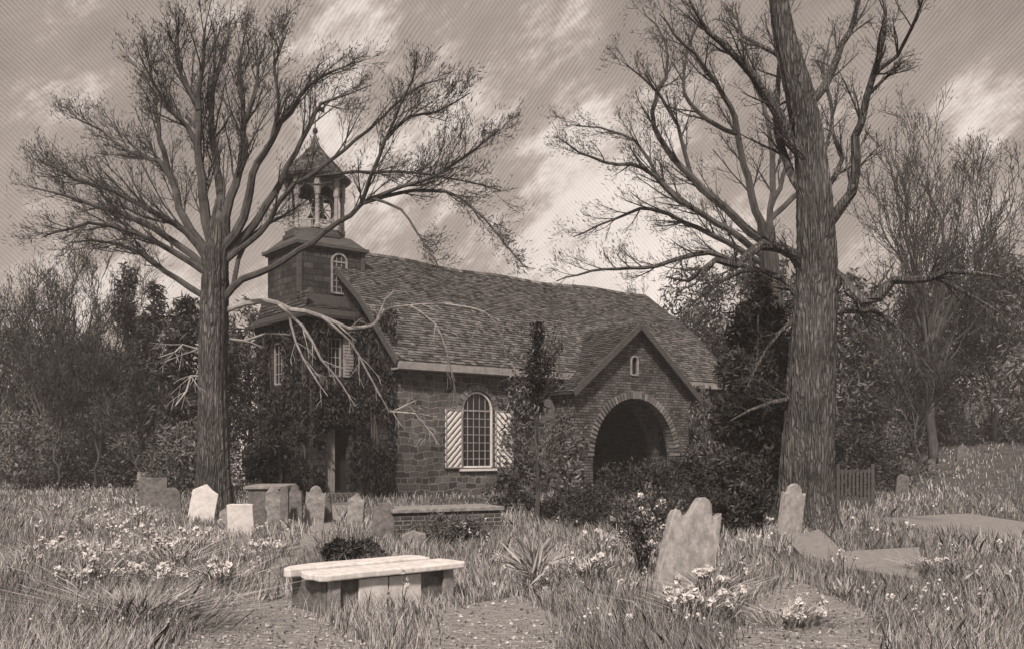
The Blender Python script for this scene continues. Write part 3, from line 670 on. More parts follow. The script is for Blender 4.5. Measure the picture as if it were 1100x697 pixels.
def leafy_tree(px, Y, h, w, label, n=7000, mat='leaf', kind='round', group=None, L=.34, W=.085, name='evergreen_tree', cat='tree', base=.0, droop=.25, tw=True):
    x = (px-550)/F*Y; z0 = float(H(x, Y)); root = tag(empty(name, (x, Y, z0)), label, cat, group)
    K = 34; cs, rs_ = [], []
    for i in range(K):
        f = (i+RG.random())/K; z = h*(base+.04+(.92-base)*f); an = RG.random()*6.283
        prof_ = (1-f)**.75+.06 if kind == 'cone' else (math.sin(math.pi*min(1, f*.8+.18)))**.6
        rr = w/2*prof_*RG.uniform(.35, 1.0); cs.append((rr*math.cos(an), rr*math.sin(an)*.8, z)); rs_.append((.09*h*.6+.16*w)*RG.uniform(.5, 1.1)*(prof_*.6+.4))
    cs = np.array(cs); rs_ = np.array(rs_); wgt = rs_**2; pick = RG.choice(K, n, p=wgt/wgt.sum())
    v = RG.normal(size=(n, 3)); v /= np.linalg.norm(v, axis=1)[:, None]; rad = RG.random(n)**.45*(1+.15*RG.normal(size=n))
    c = cs[pick]+v*(rs_[pick]*rad)[:, None]; c[:, 2] = np.maximum(c[:, 2], .05)
    d = v*.5+np.array([0, 0, -droop if kind != 'up' else .9])+RG.normal(size=v.shape)*.4
    l = RG.uniform(.6, 1.5, n); tone = np.clip(RG.random(n)*.75+(RG.random(K)[pick]-.5)*.5, 0, 1)**1.4
    quads('crown', leafset(c, d, L*l, W*l), tone, M[mat], root)
    if tw:
        t = MB(); t.tube([(0, 0, -.1), (.05, .03, h*.3), (-.05, 0, h*.6), (0, 0, h*.9)], [.035*h*.5+.03, .02*h*.5+.03, .012*h*.5+.02, .012], 8, .06)
        for i in range(0, K, 2):
            q = cs[i]; t.tube([(0, 0, max(.05, q[2]-.25*h*.4)), q*np.array([.5, .5, 1])-np.array([0, 0, .03*h]), q], [.03, .022, .01], 4, cap=False)
        t.build('trunk', M['bark'], root, True)
    return root
BG = 'trees in the wood behind the churchyard'
bare_tree(88, 50, 12.8, .55, 'tall feathery bare tree rising from the wood at the far left', BG)
bare_tree(48, 47, 11, .5, 'bare tree nearest the left edge, with thin crooked stems', BG, .12)
bare_tree(1000, 46, 16.8, .66, 'tall bare tree with rounded fan of twigs at the right behind the great trunk', BG, .2, 14)
bare_tree(1068, 50, 12, .6, 'bare tree at the extreme right edge, lower than its neighbour', BG, .15, 7)
bare_tree(700, 62, 12, .5, 'low bare treetop showing just above the right end of the church roof', BG, .12, 6)
bare_tree(118, 55, 9, .5, 'thin low bare tree beside the dark conifers on the left', BG, .1, 6)
for px_, Y_, h_, l_ in [(62, 41, 6.5, 'thin pale sapling before the left wood, nearer the edge'), (104, 42, 7.5, 'thin sapling before the left wood, near the paired conifers'), (150, 40, 5, 'short thin sapling left of the great left tree'), (985, 40, 7, 'thin forked sapling before the weeping evergreens on the right')]:
    bare_tree(px_, Y_, h_, .4, l_, BG, .05, 5)
for args in [
    (138, 48, 11.6, 3.0, 'dark ragged conifer, the taller of the pair on the left', 7000, 'leaf', 'cone'),
    (166, 47, 10.6, 2.8, 'dark ragged conifer next to the great left trunk, shorter of the pair', 7000, 'leaf', 'cone'),
    (205, 40, 8.6, 3.6, 'black-green evergreen directly behind the great left trunk', 8000, 'leaf'),
    (268, 50, 9.8, 4.2, 'dark evergreen behind the left end of the church', 8000, 'leaf'),
    (28, 52, 9.0, 6.5, 'mid-toned bushy tree at the left edge of the wood', 9000, 'leafp', 'up'),
    (78, 56, 8.6, 6, 'mid-toned bushy tree below the feathery bare one', 9000, 'leafp', 'up'),
    (118, 52, 7.2, 5.5, 'broad undergrowth tree in front of the paired conifers', 8000, 'leafp', 'up'),
    (172, 50, 7.6, 5, 'leaning leafy tree between the conifers and the great left trunk', 8000, 'leafm', 'up'),
    (-20, 50, 10, 7, 'leafy tree cut by the left side of the view', 7000, 'leafp', 'up'),
    (700, 66, 11.5, 7, 'dark tree cresting behind the roof at the church east end', 8000, 'leaf'),
    (748, 60, 14.2, 7, 'tall dark evergreen rising right of the church roof', 11000, 'leaf'),
    (796, 56, 13.6, 7, 'broad dark evergreen between the church and the massive trunk', 12000, 'leaf'),
    (842, 48, 11.8, 6, 'dense evergreen directly behind the massive trunk', 10000, 'leaf'),
    (905, 46, 10.6, 5.5, 'dark drooping evergreen just right of the massive trunk', 10000, 'leafm'),
    (955, 50, 9.6, 6.5, 'weeping evergreen below the tall fan-shaped bare tree', 10000, 'leafp'),
    (1010, 54, 10.5, 7.5, 'wide weeping evergreen right of centre in the right-hand wood', 10000, 'leafp'),
    (1068, 50, 10.4, 7, 'weeping evergreen at the right edge of the wood', 10000, 'leafp'),
    (1120, 52, 11, 7, 'weeping evergreen cut by the right side of the view', 6000, 'leafp')]:
    leafy_tree(*args, group=BG)
SH = 'bushes growing among the graves'
for args in [
    (815, 24.5, 6.4, 2.0, 'tall black evergreen bush hiding the foot of the slimmer bare tree', 15000, 'leaf'),
    (830, 26, 3.0, 2.6, 'dark bush close left of the massive trunk', 6000, 'leaf'),
    (790, 22, 1.7, 2.2, 'low dark bush behind the big leaning headstone', 4500, 'leaf'),
    (690, 27, 1.3, 3.2, 'low leafy bush in front of the porch arch', 7000, 'leaf'),
    (752, 29, 1.9, 2.0, 'leafy bush at the right foot of the porch arch', 6000, 'leafm'),
    (640, 25, .8, 2.2, 'low dark bush below the left side of the porch arch', 4500, 'leaf'),
    (606, 27, 2.8, 1.3, 'light feathery bush left of the porch', 2200, 'leafp'),
    (552, 26, 1.2, 1.5, 'tangled bush under the shuttered window', 2600, 'leafm'),
    (700, 20.5, .8, 1.6, 'low black bush added for shade behind the rose bush', 4500, 'leaf'),  # added, like the black bushes below, to stand for near-black shade
    (745, 19.0, .95, 1.7, 'black bush added for shade directly behind the big tilted headstone', 5000, 'leaf'),
    (795, 19.4, 1.05, 1.3, 'black bush added for shade between the big tilted headstone and the massive trunk', 5000, 'leaf'),
    (612, 22.5, .8, 1.7, 'low black bush added for dark ground right of the young tree', 4500, 'leaf'),
    (652, 21.0, .75, 1.9, 'low black bush added for dark ground left of the rose bush', 4500, 'leaf'),
    (905, 34, 3.0, 3.0, 'ragged dark bush right of the massive trunk', 6000, 'leaf'),
    (955, 38, 2.5, 3.5, 'spreading low bush behind the wooden gate', 6000, 'leafm'),
    (190, 36, 2.8, 4, 'dark low bush left of the great left trunk', 6000, 'leafp'),
    (110, 44, 3.6, 6, 'hedge-like bush along the left wood edge', 7000, 'leafp'),
    (40, 43, 3.4, 6, 'hedge-like bush at the left side of the view', 7000, 'leafp'),
    (300, 31, 3.0, 2.0, 'dark shrub against the left end of the church', 6000, 'leaf'),
    (368, 13.7, .42, .62, 'small round dark shrub just behind the table tomb', 2600, 'leaf'),
    (395, 13.9, .38, .6, 'small bushy tuft right of the round shrub by the tomb', 2400, 'leafm'),
    (480, 17.0, .5, 1.6, 'low ragged growth at the foot of the brick tomb', 3500, 'leafm')]:
    px, Y, h, w_, lb, n_, mt = args
    leafy_tree(px, Y, h, w_, lb, n_, mt, 'round', SH, min(.2, .09+.03*h) if h > 1 else .09, min(.055, .028+.008*h) if h > 1 else .022, 'shrub', 'bush', 0, 0, h > 1)
# woods far behind: one mass
n = 60000; x = RG.uniform(-140, 140, n); y = RG.uniform(72, 100, n); top = 5.5+2.0*np.sin(x*.13)+1.2*np.sin(x*.37+2)
z = H(x, y)+top*RG.random(n)**.6*(1-.1*RG.random(n)); c = np.stack([x, y, z], 1)
tag(quads('far_wood', leafset(c, RG.normal(size=c.shape)*.5+np.array([0, 0, .9]), RG.uniform(.8, 1.8, n), RG.uniform(.25, .5, n)), RG.random(n)**1.3, M['leafm']), 'distant mass of woodland closing the horizon behind the churchyard', 'wood', kind='stuff')

# --- young tree in front of the porch's left side
root = tag(empty('young_tree', (P(578, 560, 22)[0], 22, 0)), 'slender vine-hung young tree standing before the nave between window and porch', 'tree')
t = MB(); pts = [P(a, b, 22)-np.array(root.location) for a, b in [(577,562),(578,520),(576,470),(579,420),(577,385),(580,352)]]
t.tube(resample(pts, .25), np.linspace(.06, .025, len(resample(pts, .25))), 8, .1); t.build('trunk', M['bark'], root)
tips = []; a_, b_ = MB(), MB()
for i in range(22):
    z = .8+RG.random()*3.4; an = RG.random()*6.28; branch(a_, np.array([.02, 0, z]), np.array([math.cos(an), math.sin(an), .5]), .9, .02, 2, tips, .05, .6, (4, 3), .15, .006)
a_.build('limbs', M['bark'], root)
tufts('foliage', tips, root, 6, .13, .035, .4, 'leafm', .09)
n = 1600; zz = RG.uniform(2.6, 4.75, n); ww = .05+.13*np.abs(np.sin(zz*2.2))*np.clip(4.9-zz, .2, 1); c = np.stack([RG.normal(0, 1, n)*ww, RG.normal(0, 1, n)*ww, zz], 1); quads('leafy_top', leafset(c, RG.normal(size=c.shape)+np.array([0, 0, .8]), .14, .05), RG.random(n)*.5, M['ivy'], root)

# ---------------------------------------------------------------- gravestones
def stone_outline(kind, w, h):
    a = w/2
    if kind == 'ogee':
        o = [(-a,0),(a,0),(a,h*.86)]+[(a*(.96-.34*t), h*(.86-.05*math.sin(t*3.14))) for t in (.3,.6,.9)]+[(a*.6*math.cos(q), h*.84+h*.16*math.sin(q)) for q in np.linspace(.1, 3.04, 12)]+[(-a*(.62+.34*t), h*(.86-.05*math.sin(t*3.14))) for t in (.1,.4,.7)]+[(-a,h*.86)]
    elif kind == 'round': o = [(-a,0),(a,0)]+[(a*math.cos(q), h-a*.8+a*.8*math.sin(q)) for q in np.linspace(0, 3.14159, 14)]
    elif kind == 'point': o = [(-a,0),(a,0),(a,h*.78),(a*.5,h*.86),(0,h),(-a*.5,h*.9),(-a,h*.8)]
    elif kind == 'square': o = [(-a,0),(a,0),(a,h*.95),(a*.6,h*.985),(0,h*.97),(-a*.7,h),(-a,h*.96)]
    return o
def gravestone(kind, px, py, w, h, label, mat='grave', rz=0, lean=0, tilt=0, Y=None, thick=.09, outline=None, name='gravestone'):
    if Y is None: x, Y = G(px, py)
    else: x = (px-550)/F*Y
    z = float(H(x, Y)); ol = outline or stone_outline(kind, w, h)
    cln = []
    for p in ol:
        if not cln or math.hypot(p[0]-cln[-1][0], p[1]-cln[-1][1]) > .004: cln.append(p)
    ol = [(a+(RG.normal()*.004 if b > .05 else 0), b+(RG.normal()*.004 if b > .05 else -.12)) for a, b in cln]
    n = len(ol); m_ = MB(); m_.add([(a, -thick/2, b) for a, b in ol]+[(a, thick/2, b) for a, b in ol], [tuple(range(n)), tuple(range(2*n-1, n-1, -1))]+[(i, i+n, (i+1) % n+n, (i+1) % n) for i in range(n)])
    o = m_.build(name, M[mat], bevel=min(.012, thick*.2)); o.location = (x, Y, z-.02); o.rotation_euler = (R(lean), R(tilt), R(rz))
    return tag(o, label, 'gravestone', 'gravestones standing in the churchyard')
# big leaning broken-topped stone in the foreground
big = [(-.37,0),(.33,0),(.35,.25),(.43,.6),(.47,.88),(.465,.97),(.43,.945),(.385,.92),(.35,.94),(.335,1.1),(.30,1.17),(.25,1.2),(.19,1.18),(.14,1.09),(.08,.99),(.02,.955),(-.03,.99),(-.065,1.06),(-.12,1.065),(-.155,1.0),(-.2,.78),(-.28,.4)]
big = [(a*1.14+.09*b, b+(.02*math.sin(17*a) if b > .8 else 0)) for a, b in big]
gravestone('', 731, 641, 0, 0, 'big tilted headstone with wavy shouldered top, foreground right of centre', 'gravem', 25, -5, 0, thick=.12, outline=big)
gravestone('point', 215, 560, .62, .95, 'small pale stone leaning at the left foot of the great left tree', 'gravep', 8, -6, 9, thick=.1)
gravestone('square', 260, 575, .55, .68, 'squarish white headstone in the grass right of the great left tree', 'gravep', -6, 4, -2)
gravestone('point', 293, 566, .36, 1.0, 'pale pointed headstone, first of the close row left of the church path', 'grave', 14, 3, 2)
gravestone('square', 306, 566, .18, .95, 'narrow post-like stone, second in the close row left of the path', 'graved', 0, 0, 0, thick=.12)
gravestone('ogee', 318, 564, .34, .97, 'slim dark shouldered headstone, third in the close row left of the path', 'graved', -10, -3, -3)
gravestone('ogee', 337, 562, .46, .92, 'broad shouldered headstone nearest the path in the close row', 'grave', 12, 2, 4)
gravestone('point', 381, 566, .38, .80, 'small pointed stone right of the path before the church door', 'grave', -12, 0, 5)
gravestone('ogee', 412, 577, .52, .72, 'dark ogee-topped headstone left of the brick tomb', 'graved', 10, -6, 6)
gravestone('round', 639, 548, .6, .78, 'low round-topped stone in the bushes below the porch', 'grave', 8, 0, -4)
gravestone('round', 722, 561, .5, .55, 'little round-topped stone in shadow beyond the big tilted headstone', 'grave', -8, 0, 3)
gravestone('ogee', 846, 580, .54, 1.12, 'pale headstone leaning against the left foot of the massive trunk', 'gravem', 24, 5, 5)
gravestone('square', 152, 530, .40, .95, 'small far headstone standing alone at the left wood edge', 'grave', 0, 0, 3, Y=36)
gravestone('square', 165, 548, .85, 1.0, 'broad weathered stone sunk in the grass left of the great left tree', 'graved', -6, 0, 0)
gravestone('round', 185, 552, .5, .75, 'dim round stone close beside the great left trunk', 'graved', 8, 0, -4)
gravestone('round', 1033, 0, .5, .75, 'tiny rounded headstone on the grassy rise at the far right', 'graved', 0, 0, 3, Y=46)
gravestone('square', 1001, 0, .36, .6, 'tiny square headstone on the rise left of the rounded one', 'graved', 0, 0, -3, Y=44)
gravestone('point', 446, 588, .42, .33, 'stub of broken pale stone in weeds before the brick tomb', 'grave', 6, 4, -6)
gravestone('round', 968, 0, .5, .8, 'dark leaning headstone on the rise behind the wooden gate', 'graved', 10, 0, 8, Y=36)

gravestone('round', 277, 572, .28, .55, 'small low round stone wedged between the squarish white headstone and the close row', 'graved', 10, 3, 6)
gravestone('square', 352, 560, .26, .6, 'little square stone at the path edge, right end of the close row', 'graved', -8, 3, -5)
gravestone('point', 240, 568, .24, .5, 'tiny pointed stone between the two white stones by the great left tree', 'grave', 5, 0, 7)
# table tomb
def raggedslab(o, z0, z1):
    m_ = MB(); n = len(o); m_.add([(a, b, z0) for a, b in o]+[(a, b, z1+RG.normal()*.003) for a, b in o], [tuple(range(n-1, -1, -1)), tuple(range(n, 2*n))]+[(i, (i+1) % n, (i+1) % n+n, i+n) for i in range(n)])
    return m_
ta = math.atan2(1.21, 1.41); tomb = tag(empty('table_tomb', (-1.94, 9.47, 0), ta), 'low table tomb with bright cracked slab in the foreground left of centre', 'tomb')
s = raggedslab([(0,.05),(.08,0),(.6,.012),(1.2,-.01),(1.84,.0),(1.88,.04),(1.86,.1),(1.88,.22),(1.85,.5),(1.5,.47),(1.0,.5),(.6,.485),(.4,.51),(.03,.5),(.0,.42),(-.03,.3),(.01,.2)], .37, .44); s.build('top_slab', M['slab'], tomb, bevel=.015)['label'] = 'near half of the split slab'
s = raggedslab([(-.04,.6),(.2,.62),(.5,.59),(.8,.61),(1.1,.588),(1.5,.6),(1.78,.58),(1.81,.8),(1.76,.85),(1.72,.93),(1.1,.965),(.4,.98),(.12,.94),(-.01,.8),(-.06,.7)], .36, .45); s.build('top_slab', M['slab'], tomb, bevel=.015)['label'] = 'far half of the split slab'
s = MB(); s.box(.12, 1.74, .12, .86, -.1, .37); s.build('chest', M['graved'], tomb)
s = MB(); s.box(.5, .86, .085, .118, -.1, .35); s.box(.88, 1.3, .09, .118, -.1, .345); s.build('side_panel', M['gravep'], tomb, bevel=.006)
for q in (.13, 1.6): s = MB(); s.box(q, q+.14, .07, .119, -.1, .365); s.build('pilaster', M['grave'], tomb, bevel=.01)
# brick vault tomb
bt = tag(empty('brick_tomb', (*G(424, 577), 0), R(27)), 'long low brick tomb with stone coping under the shuttered window', 'tomb')
s = MB(); s.box(0, 2.35, 0, 1.0, -.1, .48); s.build('brick_base', M['tombbrick'], bt)
s = MB(); s.box(-.06, 2.41, -.06, 1.06, .48, .56); s.build('coping', M['grave'], bt, bevel=.012)
# box tomb behind white stone
x, y = G(266, 568); bt = tag(empty('box_tomb', (x, y+1.5, 0), R(4)), 'dark box tomb with pale worn top behind the squarish white headstone', 'tomb')
s = MB(); s.box(-.42, .42, 0, 1.5, -.1, .82); s.build('chest', M['graved'], bt); s = MB(); s.box(-.48, .48, -.06, 1.55, .82, .9); s.build('top_slab', M['grave'], bt, bevel=.015)
# ledger slabs
def ledger(pts, label, z=.05, mat='ledger'):
    w = [G(*p) for p in pts]; cx_, cy_ = sum(p[0] for p in w)/len(w), sum(p[1] for p in w)/len(w); n = len(w); m_ = MB()
    m_.add([(a-cx_, b-cy_, -.05) for a, b in w]+[(a-cx_, b-cy_, z) for a, b in w], [tuple(range(n)), tuple(range(2*n-1, n-1, -1))]+[(i, i+n, (i+1) % n+n, (i+1) % n) for i in range(n)])
    o = m_.build('ledger_stone', M[mat], bevel=.01); o.location = (cx_, cy_, 0); PATHW.append(np.array(w)); return tag(o, label, 'grave slab')
ledger([(845,582),(880,571),(902,592),(900,604),(866,606)], 'flat grave slab tilted beside the massive trunk', .07)
ledger([(903,597),(988,592),(990,612),(984,627),(905,614)], 'wide flat grave slab in the grass right of the massive trunk', .08)
o = ledger([(940,557),(1040,552),(1130,566),(1100,580),(1010,574)], 'long slab standing for a bright mown band near the right edge', .03)  # added slab shape stands for a bright band of mown ground

# wooden gate / railing at right
gt = tag(empty('picket_gate', (P(900, 540, 27)[0], 27, float(H(9.6, 27))), R(-4)), 'dark upright picket gate right of the massive trunk', 'gate')
for q in (0, .98): s = MB(); s.box(q-.05, q+.05, -.05, .05, -.1, 1.35); s.build('post', M['board'], gt, bevel=.01)
s = MB()
for z in (.3, 1.1): s.box(.05, .93, -.02, .02, z, z+.08)
s.build('rail', M['board'], gt)
s = MB()
for i in range(8): s.box(.08+i*.108, .145+i*.108, -.045, -.02, .06, 1.2+.05*math.sin(i*2))
s.build('pickets', M['board'], gt)
# pale house seen behind the left end of the church
x = P(268, 500, 58)[0]; hs_ = tag(empty('cottage', (x, 58, 0), R(8)), 'pale plastered cottage glimpsed between the great left tree and the church', 'house')
panel('wall', [(-1.7,-.2),(1.7,-.2),(1.7,3.2),(0,5.2),(-1.7,3.2)], [[(-.5,.5),(.35,.5),(.35,1.9),(-.5,1.9)]], 4, fs(0), M['pale'], hs_)
s = MB()
for sg in (-1, 1): s.add([(sg*2.0,-.2,2.95),(sg*2.0,4.2,2.95),(0,4.2,5.35),(0,-.2,5.35),(sg*2.0,-.2,2.83),(sg*2.0,4.2,2.83),(0,4.2,5.2),(0,-.2,5.2)], [(0,1,2,3),(7,6,5,4),(0,3,7,4),(0,4,5,1)])
s.build('roof', M['shingle2'], hs_); window(hs_, -.5, .35, .5, 1.9, -.03, 4, 2, 's', False, fr=.1, fm='pale')

# ---------------------------------------------------------------- plants close to us
def bloom(c, root, rr=.036, k=22):
    v = RG.normal(size=(k, 3)); v /= np.linalg.norm(v, axis=1)[:, None]
    return quads('flower', leafset(np.asarray(c)+v*rr*RG.uniform(.3, 1, (k, 1)), v+RG.normal(size=v.shape)*.6, rr*2.1, rr*1.7), RG.random(k), M['petal'], root)
def iris_clump(px, py, w, h, n, label, mat='grass', W=.016, flowers=0, tone=(0, 1), name='grass_clump', cat='plant', grp='clumps of tall grass and flowers'):
    x, y = G(px, py); root = tag(empty(name, (x, y, 0)), label, cat, grp)
    b = np.stack([RG.normal(0, w*.3, n), RG.normal(0, w*.22, n), np.zeros(n)], 1); hh = h*RG.uniform(.5, 1.1, n)
    out = b*np.array([1.1, 1, 0])+RG.normal(size=b.shape)*.09; out[:, 2] = 0
    p1 = b+out*.35+np.stack([0*hh, 0*hh, hh*.6], 1); p2 = b+out*1.5+np.stack([0*hh, 0*hh, hh*RG.uniform(.8, 1.0, n)], 1)
    an = RG.random(n)*6.28; s = np.stack([np.cos(an), np.sin(an)*.4, 0*an], 1)*W/2
    V = np.concatenate([np.stack([b-s, b+s, p1+s, p1-s], 1), np.stack([p1-s, p1+s, p2+s*.15, p2-s*.15], 1)]); t = tone[0]+(tone[1]-tone[0])*RG.random(n)
    quads('blades', V, np.concatenate([t, t]), M[mat], root)
    if flowers:
        C0 = np.stack([RG.normal(0, w*.34, flowers), RG.normal(0, w*.25, flowers), h*RG.uniform(.55, 1.05, flowers)], 1); st = MB()
        for c in C0: st.tube([(c[0]*.4, c[1]*.4, 0), c*np.array([.8, .8, .5]), c], .004, 3, cap=False)
        st.build('stems', M['twig'], root)
        for c in C0: bloom(c, root)
    return root
iris_clump(150, 676, 1.0, .42, 900, 'large arching clump of long blades at the bottom left corner', tone=(.0, .8))
iris_clump(118, 625, .5, .34, 350, 'dark upright tuft above the large arching clump at lower left', tone=(0, .35))
for px, py, w_, h_, nf, lb in [
    (170, 640, .6, .36, 16, 'white-flowered clump just above the large arching one, lower left'),
    (140, 612, .6, .34, 10, 'white-flowered clump left of centre in the left meadow'),
    (72, 600, .5, .3, 5, 'sparse white flowers near the left edge of the meadow'),
    (170, 582, .6, .3, 6, 'white flowers in mid meadow, below the round dim stone'),
    (95, 568, .7, .28, 8, 'far patch of white flowers at the left of the meadow'),
    (292, 598, .45, .26, 8, 'white flowers beside the path left of the table tomb'),
    (262, 604, .35, .22, 5, 'white flowers below the squarish white headstone'),
    (630, 625, .5, .34, 8, 'white-flowered clump midway between the split plant and big headstone'),
    (745, 668, .6, .34, 14, 'white flowers climbing over the foot of the big tilted headstone'),
    (765, 650, .4, .4, 9, 'flowers against the right edge of the big tilted headstone'),
    (850, 672, .5, .22, 7, 'pale flowering tuft beside the path at lower right'),
    (1000, 617, .4, .25, 3, 'pale tuft at the right end of the wide flat slab')]:
    iris_clump(px, py, w_, h_, 260, lb, flowers=nf, name='flower_clump', cat='flowers')
rq = np.random.default_rng(5)
W_LB = ['by the left edge', 'left of the arching clump', 'above the arching clump', 'in the middle of the left meadow', 'near the far left stones', 'between the white headstone and the path', 'under the great left tree', 'at the left end of the table tomb', 'below the table tomb panel', 'right of the table tomb', 'before the split pale plant', 'beside the big tilted headstone', 'at the lower right corner', 'right of the wide flat slab', 'between the two flat slabs', 'at the foot of the massive trunk', 'in front of the brick tomb', 'left of the rose bush']
for (px, py), wl in zip([(50,640),(80,668),(128,600),(205,602),(118,560),(310,590),(240,590),(288,645),(430,668),(520,625),(600,640),(680,660),(1055,668),(1020,625),(905,640),(835,598),(500,592),(655,612)], W_LB):
    x, y = G(px, py); root = tag(empty('broad_leaved_weed', (x, y, 0)), 'coarse broad-leaved weed '+wl, 'weed', 'coarse weeds in the grass'); n = 44
    an = rq.random(n)*6.28; el = rq.uniform(.5, 1.4, n); d = np.stack([np.cos(an)*np.cos(el), np.sin(an)*np.cos(el), np.sin(el)], 1); L_ = rq.uniform(.1, .28, n)
    b = rq.normal(size=(n, 3))*np.array([.1, .08, 0])
    quads('leaves', leafset(b+d*L_[:, None]*.6, d, L_, .032), rq.random(n)*.8, M['grass'], root)
    st = MB()
    for q in range(3):
        tp_ = np.array([float(rq.normal())*.09, float(rq.normal())*.07, rq.uniform(.3, .5)]); st.tube([tp_*np.array([.3, .3, 0]), tp_*.6, tp_], .004, 3, cap=False)
        c_ = tp_+rq.normal(size=(14, 3))*np.array([.012, .012, .025]); quads('seed_head', leafset(c_, rq.normal(size=(14, 3))+np.array([0, 0, 1]), .05, .025), rq.random(14)*.6+.4, M['grass'], root)
    st.build('stems', M['twig'], root)
# rose bush left of the big stone
x, y = G(690, 622); root = tag(empty('rose_bush', (x, y, 0)), 'tall straggling rose bush with white blooms left of the big tilted headstone', 'rose bush')
a_, b_, tips = MB(), MB(), []
for i in range(13):
    an = RG.random()*6.28; branch(a_, np.array([0, 0, 0.]), np.array([math.cos(an)*.35, math.sin(an)*.35, 1]), 1.0*RG.uniform(.7, 1.15), .012, 2, tips, .06, .5, (4, 3), .12, .003)
a_.build('canes', M['bark'], root); tufts('leaves', tips, root, 9, .06, .03, .9, 'leafm', .05)
tp = [t for t in tips if t[0][2] > .5]; sel = [tp[int(i)] for i in np.linspace(0, len(tp)-1, 22)]
for t in sel: bloom(t[0], root, .03)
for px, py, nf, lb in [(60,560,7,'far pale flower patch hugging the left edge'), (210,600,9,'pale flower heads below the leaning stone'), (235,640,8,'pale flower heads at the path edge, lower left'), (95,640,12,'dense pale flower heads left of the arching clump'), (185,615,12,'dense pale flower heads in the centre of the left meadow'), (40,610,7,'pale flower heads at the left edge of the view'), (150,565,8,'far pale flower heads in front of the broad weathered stone'), (650,600,6,'pale flower heads left of the rose bush')]:
    iris_clump(px, py, .55, .46, 240, lb, flowers=nf, name='flower_clump', cat='flowers')
# split pale plant (yucca-like) in the middle
x, y = G(573, 640); root = tag(empty('yucca', (x, y, 0)), 'pale broken forked stem with sword leaves in the middle foreground', 'plant')
s = MB(); s.tube(resample([(-.03,0,0),(-.02,0,.25),(.02,0,.42),(.1,.02,.55),(.2,.02,.68)], .06), .028, 8, .1); s.tube(resample([(.0,0,.36),(-.1,0,.5),(-.2,-.02,.7)], .06), .02, 8, .1)
s.tube(resample([(0,.02,.4),(.02,.02,.62),(.0,.02,.8)], .06), .018, 8, .1); s.build('stem', M['dead'], root)
n = 150; an = RG.random(n)*6.28; el = RG.uniform(.15, 1.4, n); d = np.stack([np.cos(an)*np.cos(el), np.sin(an)*np.cos(el)*.7, np.sin(el)], 1); b = np.stack([RG.normal(0, .04, n), RG.normal(0, .04, n), RG.uniform(.02, .4, n)], 1); L_ = RG.uniform(.25, .62, n)
quads('leaves', leafset(b+d*L_[:, None]/2, d, L_, .028), RG.random(n)*.9+.1, M['grass'], root)

# ---------------------------------------------------------------- grass: nobody could count it
def blades(name, n, py0, py1, h0, h1, label, tone_pow=1.4, xr=(-550, 1650)):
    py = RG.uniform(py0, py1, n); y = EYE*F/(py-HY); y = np.minimum(y, 75)*RG.uniform(.95, 1.05, n); px = RG.uniform(xr[0], xr[1], n)
    x = (px-550)/F*y
    k = np.ones(n, bool)
    for i_, pl in enumerate(PATHW): k &= ~(inpoly(x+RG.normal(size=n)*.1, y+RG.normal(size=n)*.1, pl) & ((RG.random(n) > (.1 if i_ < 3 and h1 < .2 else .006 if i_ < 3 else 0))))
    lx = (x-CX)*ux+(y-CY)*uy; ly = -(x-CX)*uy+(y-CY)*ux
    k &= ~((lx > 0) & (lx < NL) & (ly > 0) & (ly < NW)) & ~((lx > pt0) & (lx < pt1) & (ly > pv) & (ly < 1)) & ~((lx > vt0) & (lx < .5) & (ly > vv0) & (ly < vv1))
    tx = (x+1.94)*math.cos(ta)+(y-9.47)*math.sin(ta); ty = -(x+1.94)*math.sin(ta)+(y-9.47)*math.cos(ta)
    k &= ~((tx > .05) & (tx < 1.8) & (ty > .05) & (ty < .95))
    x, y = x[k], y[k]; n = len(x); z = H(x, y)
    cl = .5+.5*np.sin(x*1.9+1.3*np.sin(y*1.1))*np.cos(y*1.3+x*.6); cl2 = .5+.5*np.sin(x*.7-y*.45+1)
    h = (h0+(h1-h0)*RG.random(n)**1.6)*(.55+.6*cl)*(.7+.35*np.minimum(1, y/20)); W = np.maximum(.006, y*.0007)*RG.uniform(.7, 1.5, n)
    h = h*(1+.55*sm((-x-1.5)/2)*sm((14-y)/3))
    lean = RG.normal(size=(n, 2))*.28+np.stack([.16*np.sin(x*.8+y*.5), 0*x], 1)
    b = np.stack([x, y, z-.01], 1); tip = b+np.stack([lean[:, 0]*h, lean[:, 1]*h, h], 1); mid = b+np.stack([lean[:, 0]*h*.3, lean[:, 1]*h*.3, h*.55], 1)
    an = RG.normal(0, .6, n); s = np.stack([np.cos(an), np.sin(an), 0*an], 1)*W[:, None]/2
    V = np.stack([b-s*.8, b+s*.8, mid+s, tip, mid-s], 1)
    tone = np.clip(RG.random(n)**tone_pow*(.4+.5*cl2+.45*cl), 0, 1)
    return tag(quads(name, V, tone, M['grass'], nv=5), label, 'grass', kind='stuff')
blades('meadow_grass', 290000, 507, 800, .10, .34, 'rough uncut grass growing all over the churchyard')
blades('short_grass', 160000, 508, 800, .04, .12, 'short matted turf beneath the rough grass', 1.0)
n = 16000; py = RG.uniform(540, 780, n); y = EYE*F/(py-HY); px = RG.uniform(60, 1050, n); x = (px-550)/F*y; k = np.zeros(n, bool)
for pl in PATHW[:3]: k |= inpoly(x, y, pl)
x, y = x[k], y[k]; c = np.stack([x, y, np.full(len(x), .022)], 1); d = RG.normal(size=c.shape); d[:, 2] *= .25
tag(quads('leaf_litter', leafset(c, d, RG.uniform(.015, .06, len(x)), RG.uniform(.01, .035, len(x))), RG.random(len(x)), M['grass']), 'dead leaves and small stones strewn over the worn paths', 'leaf litter', kind='stuff')
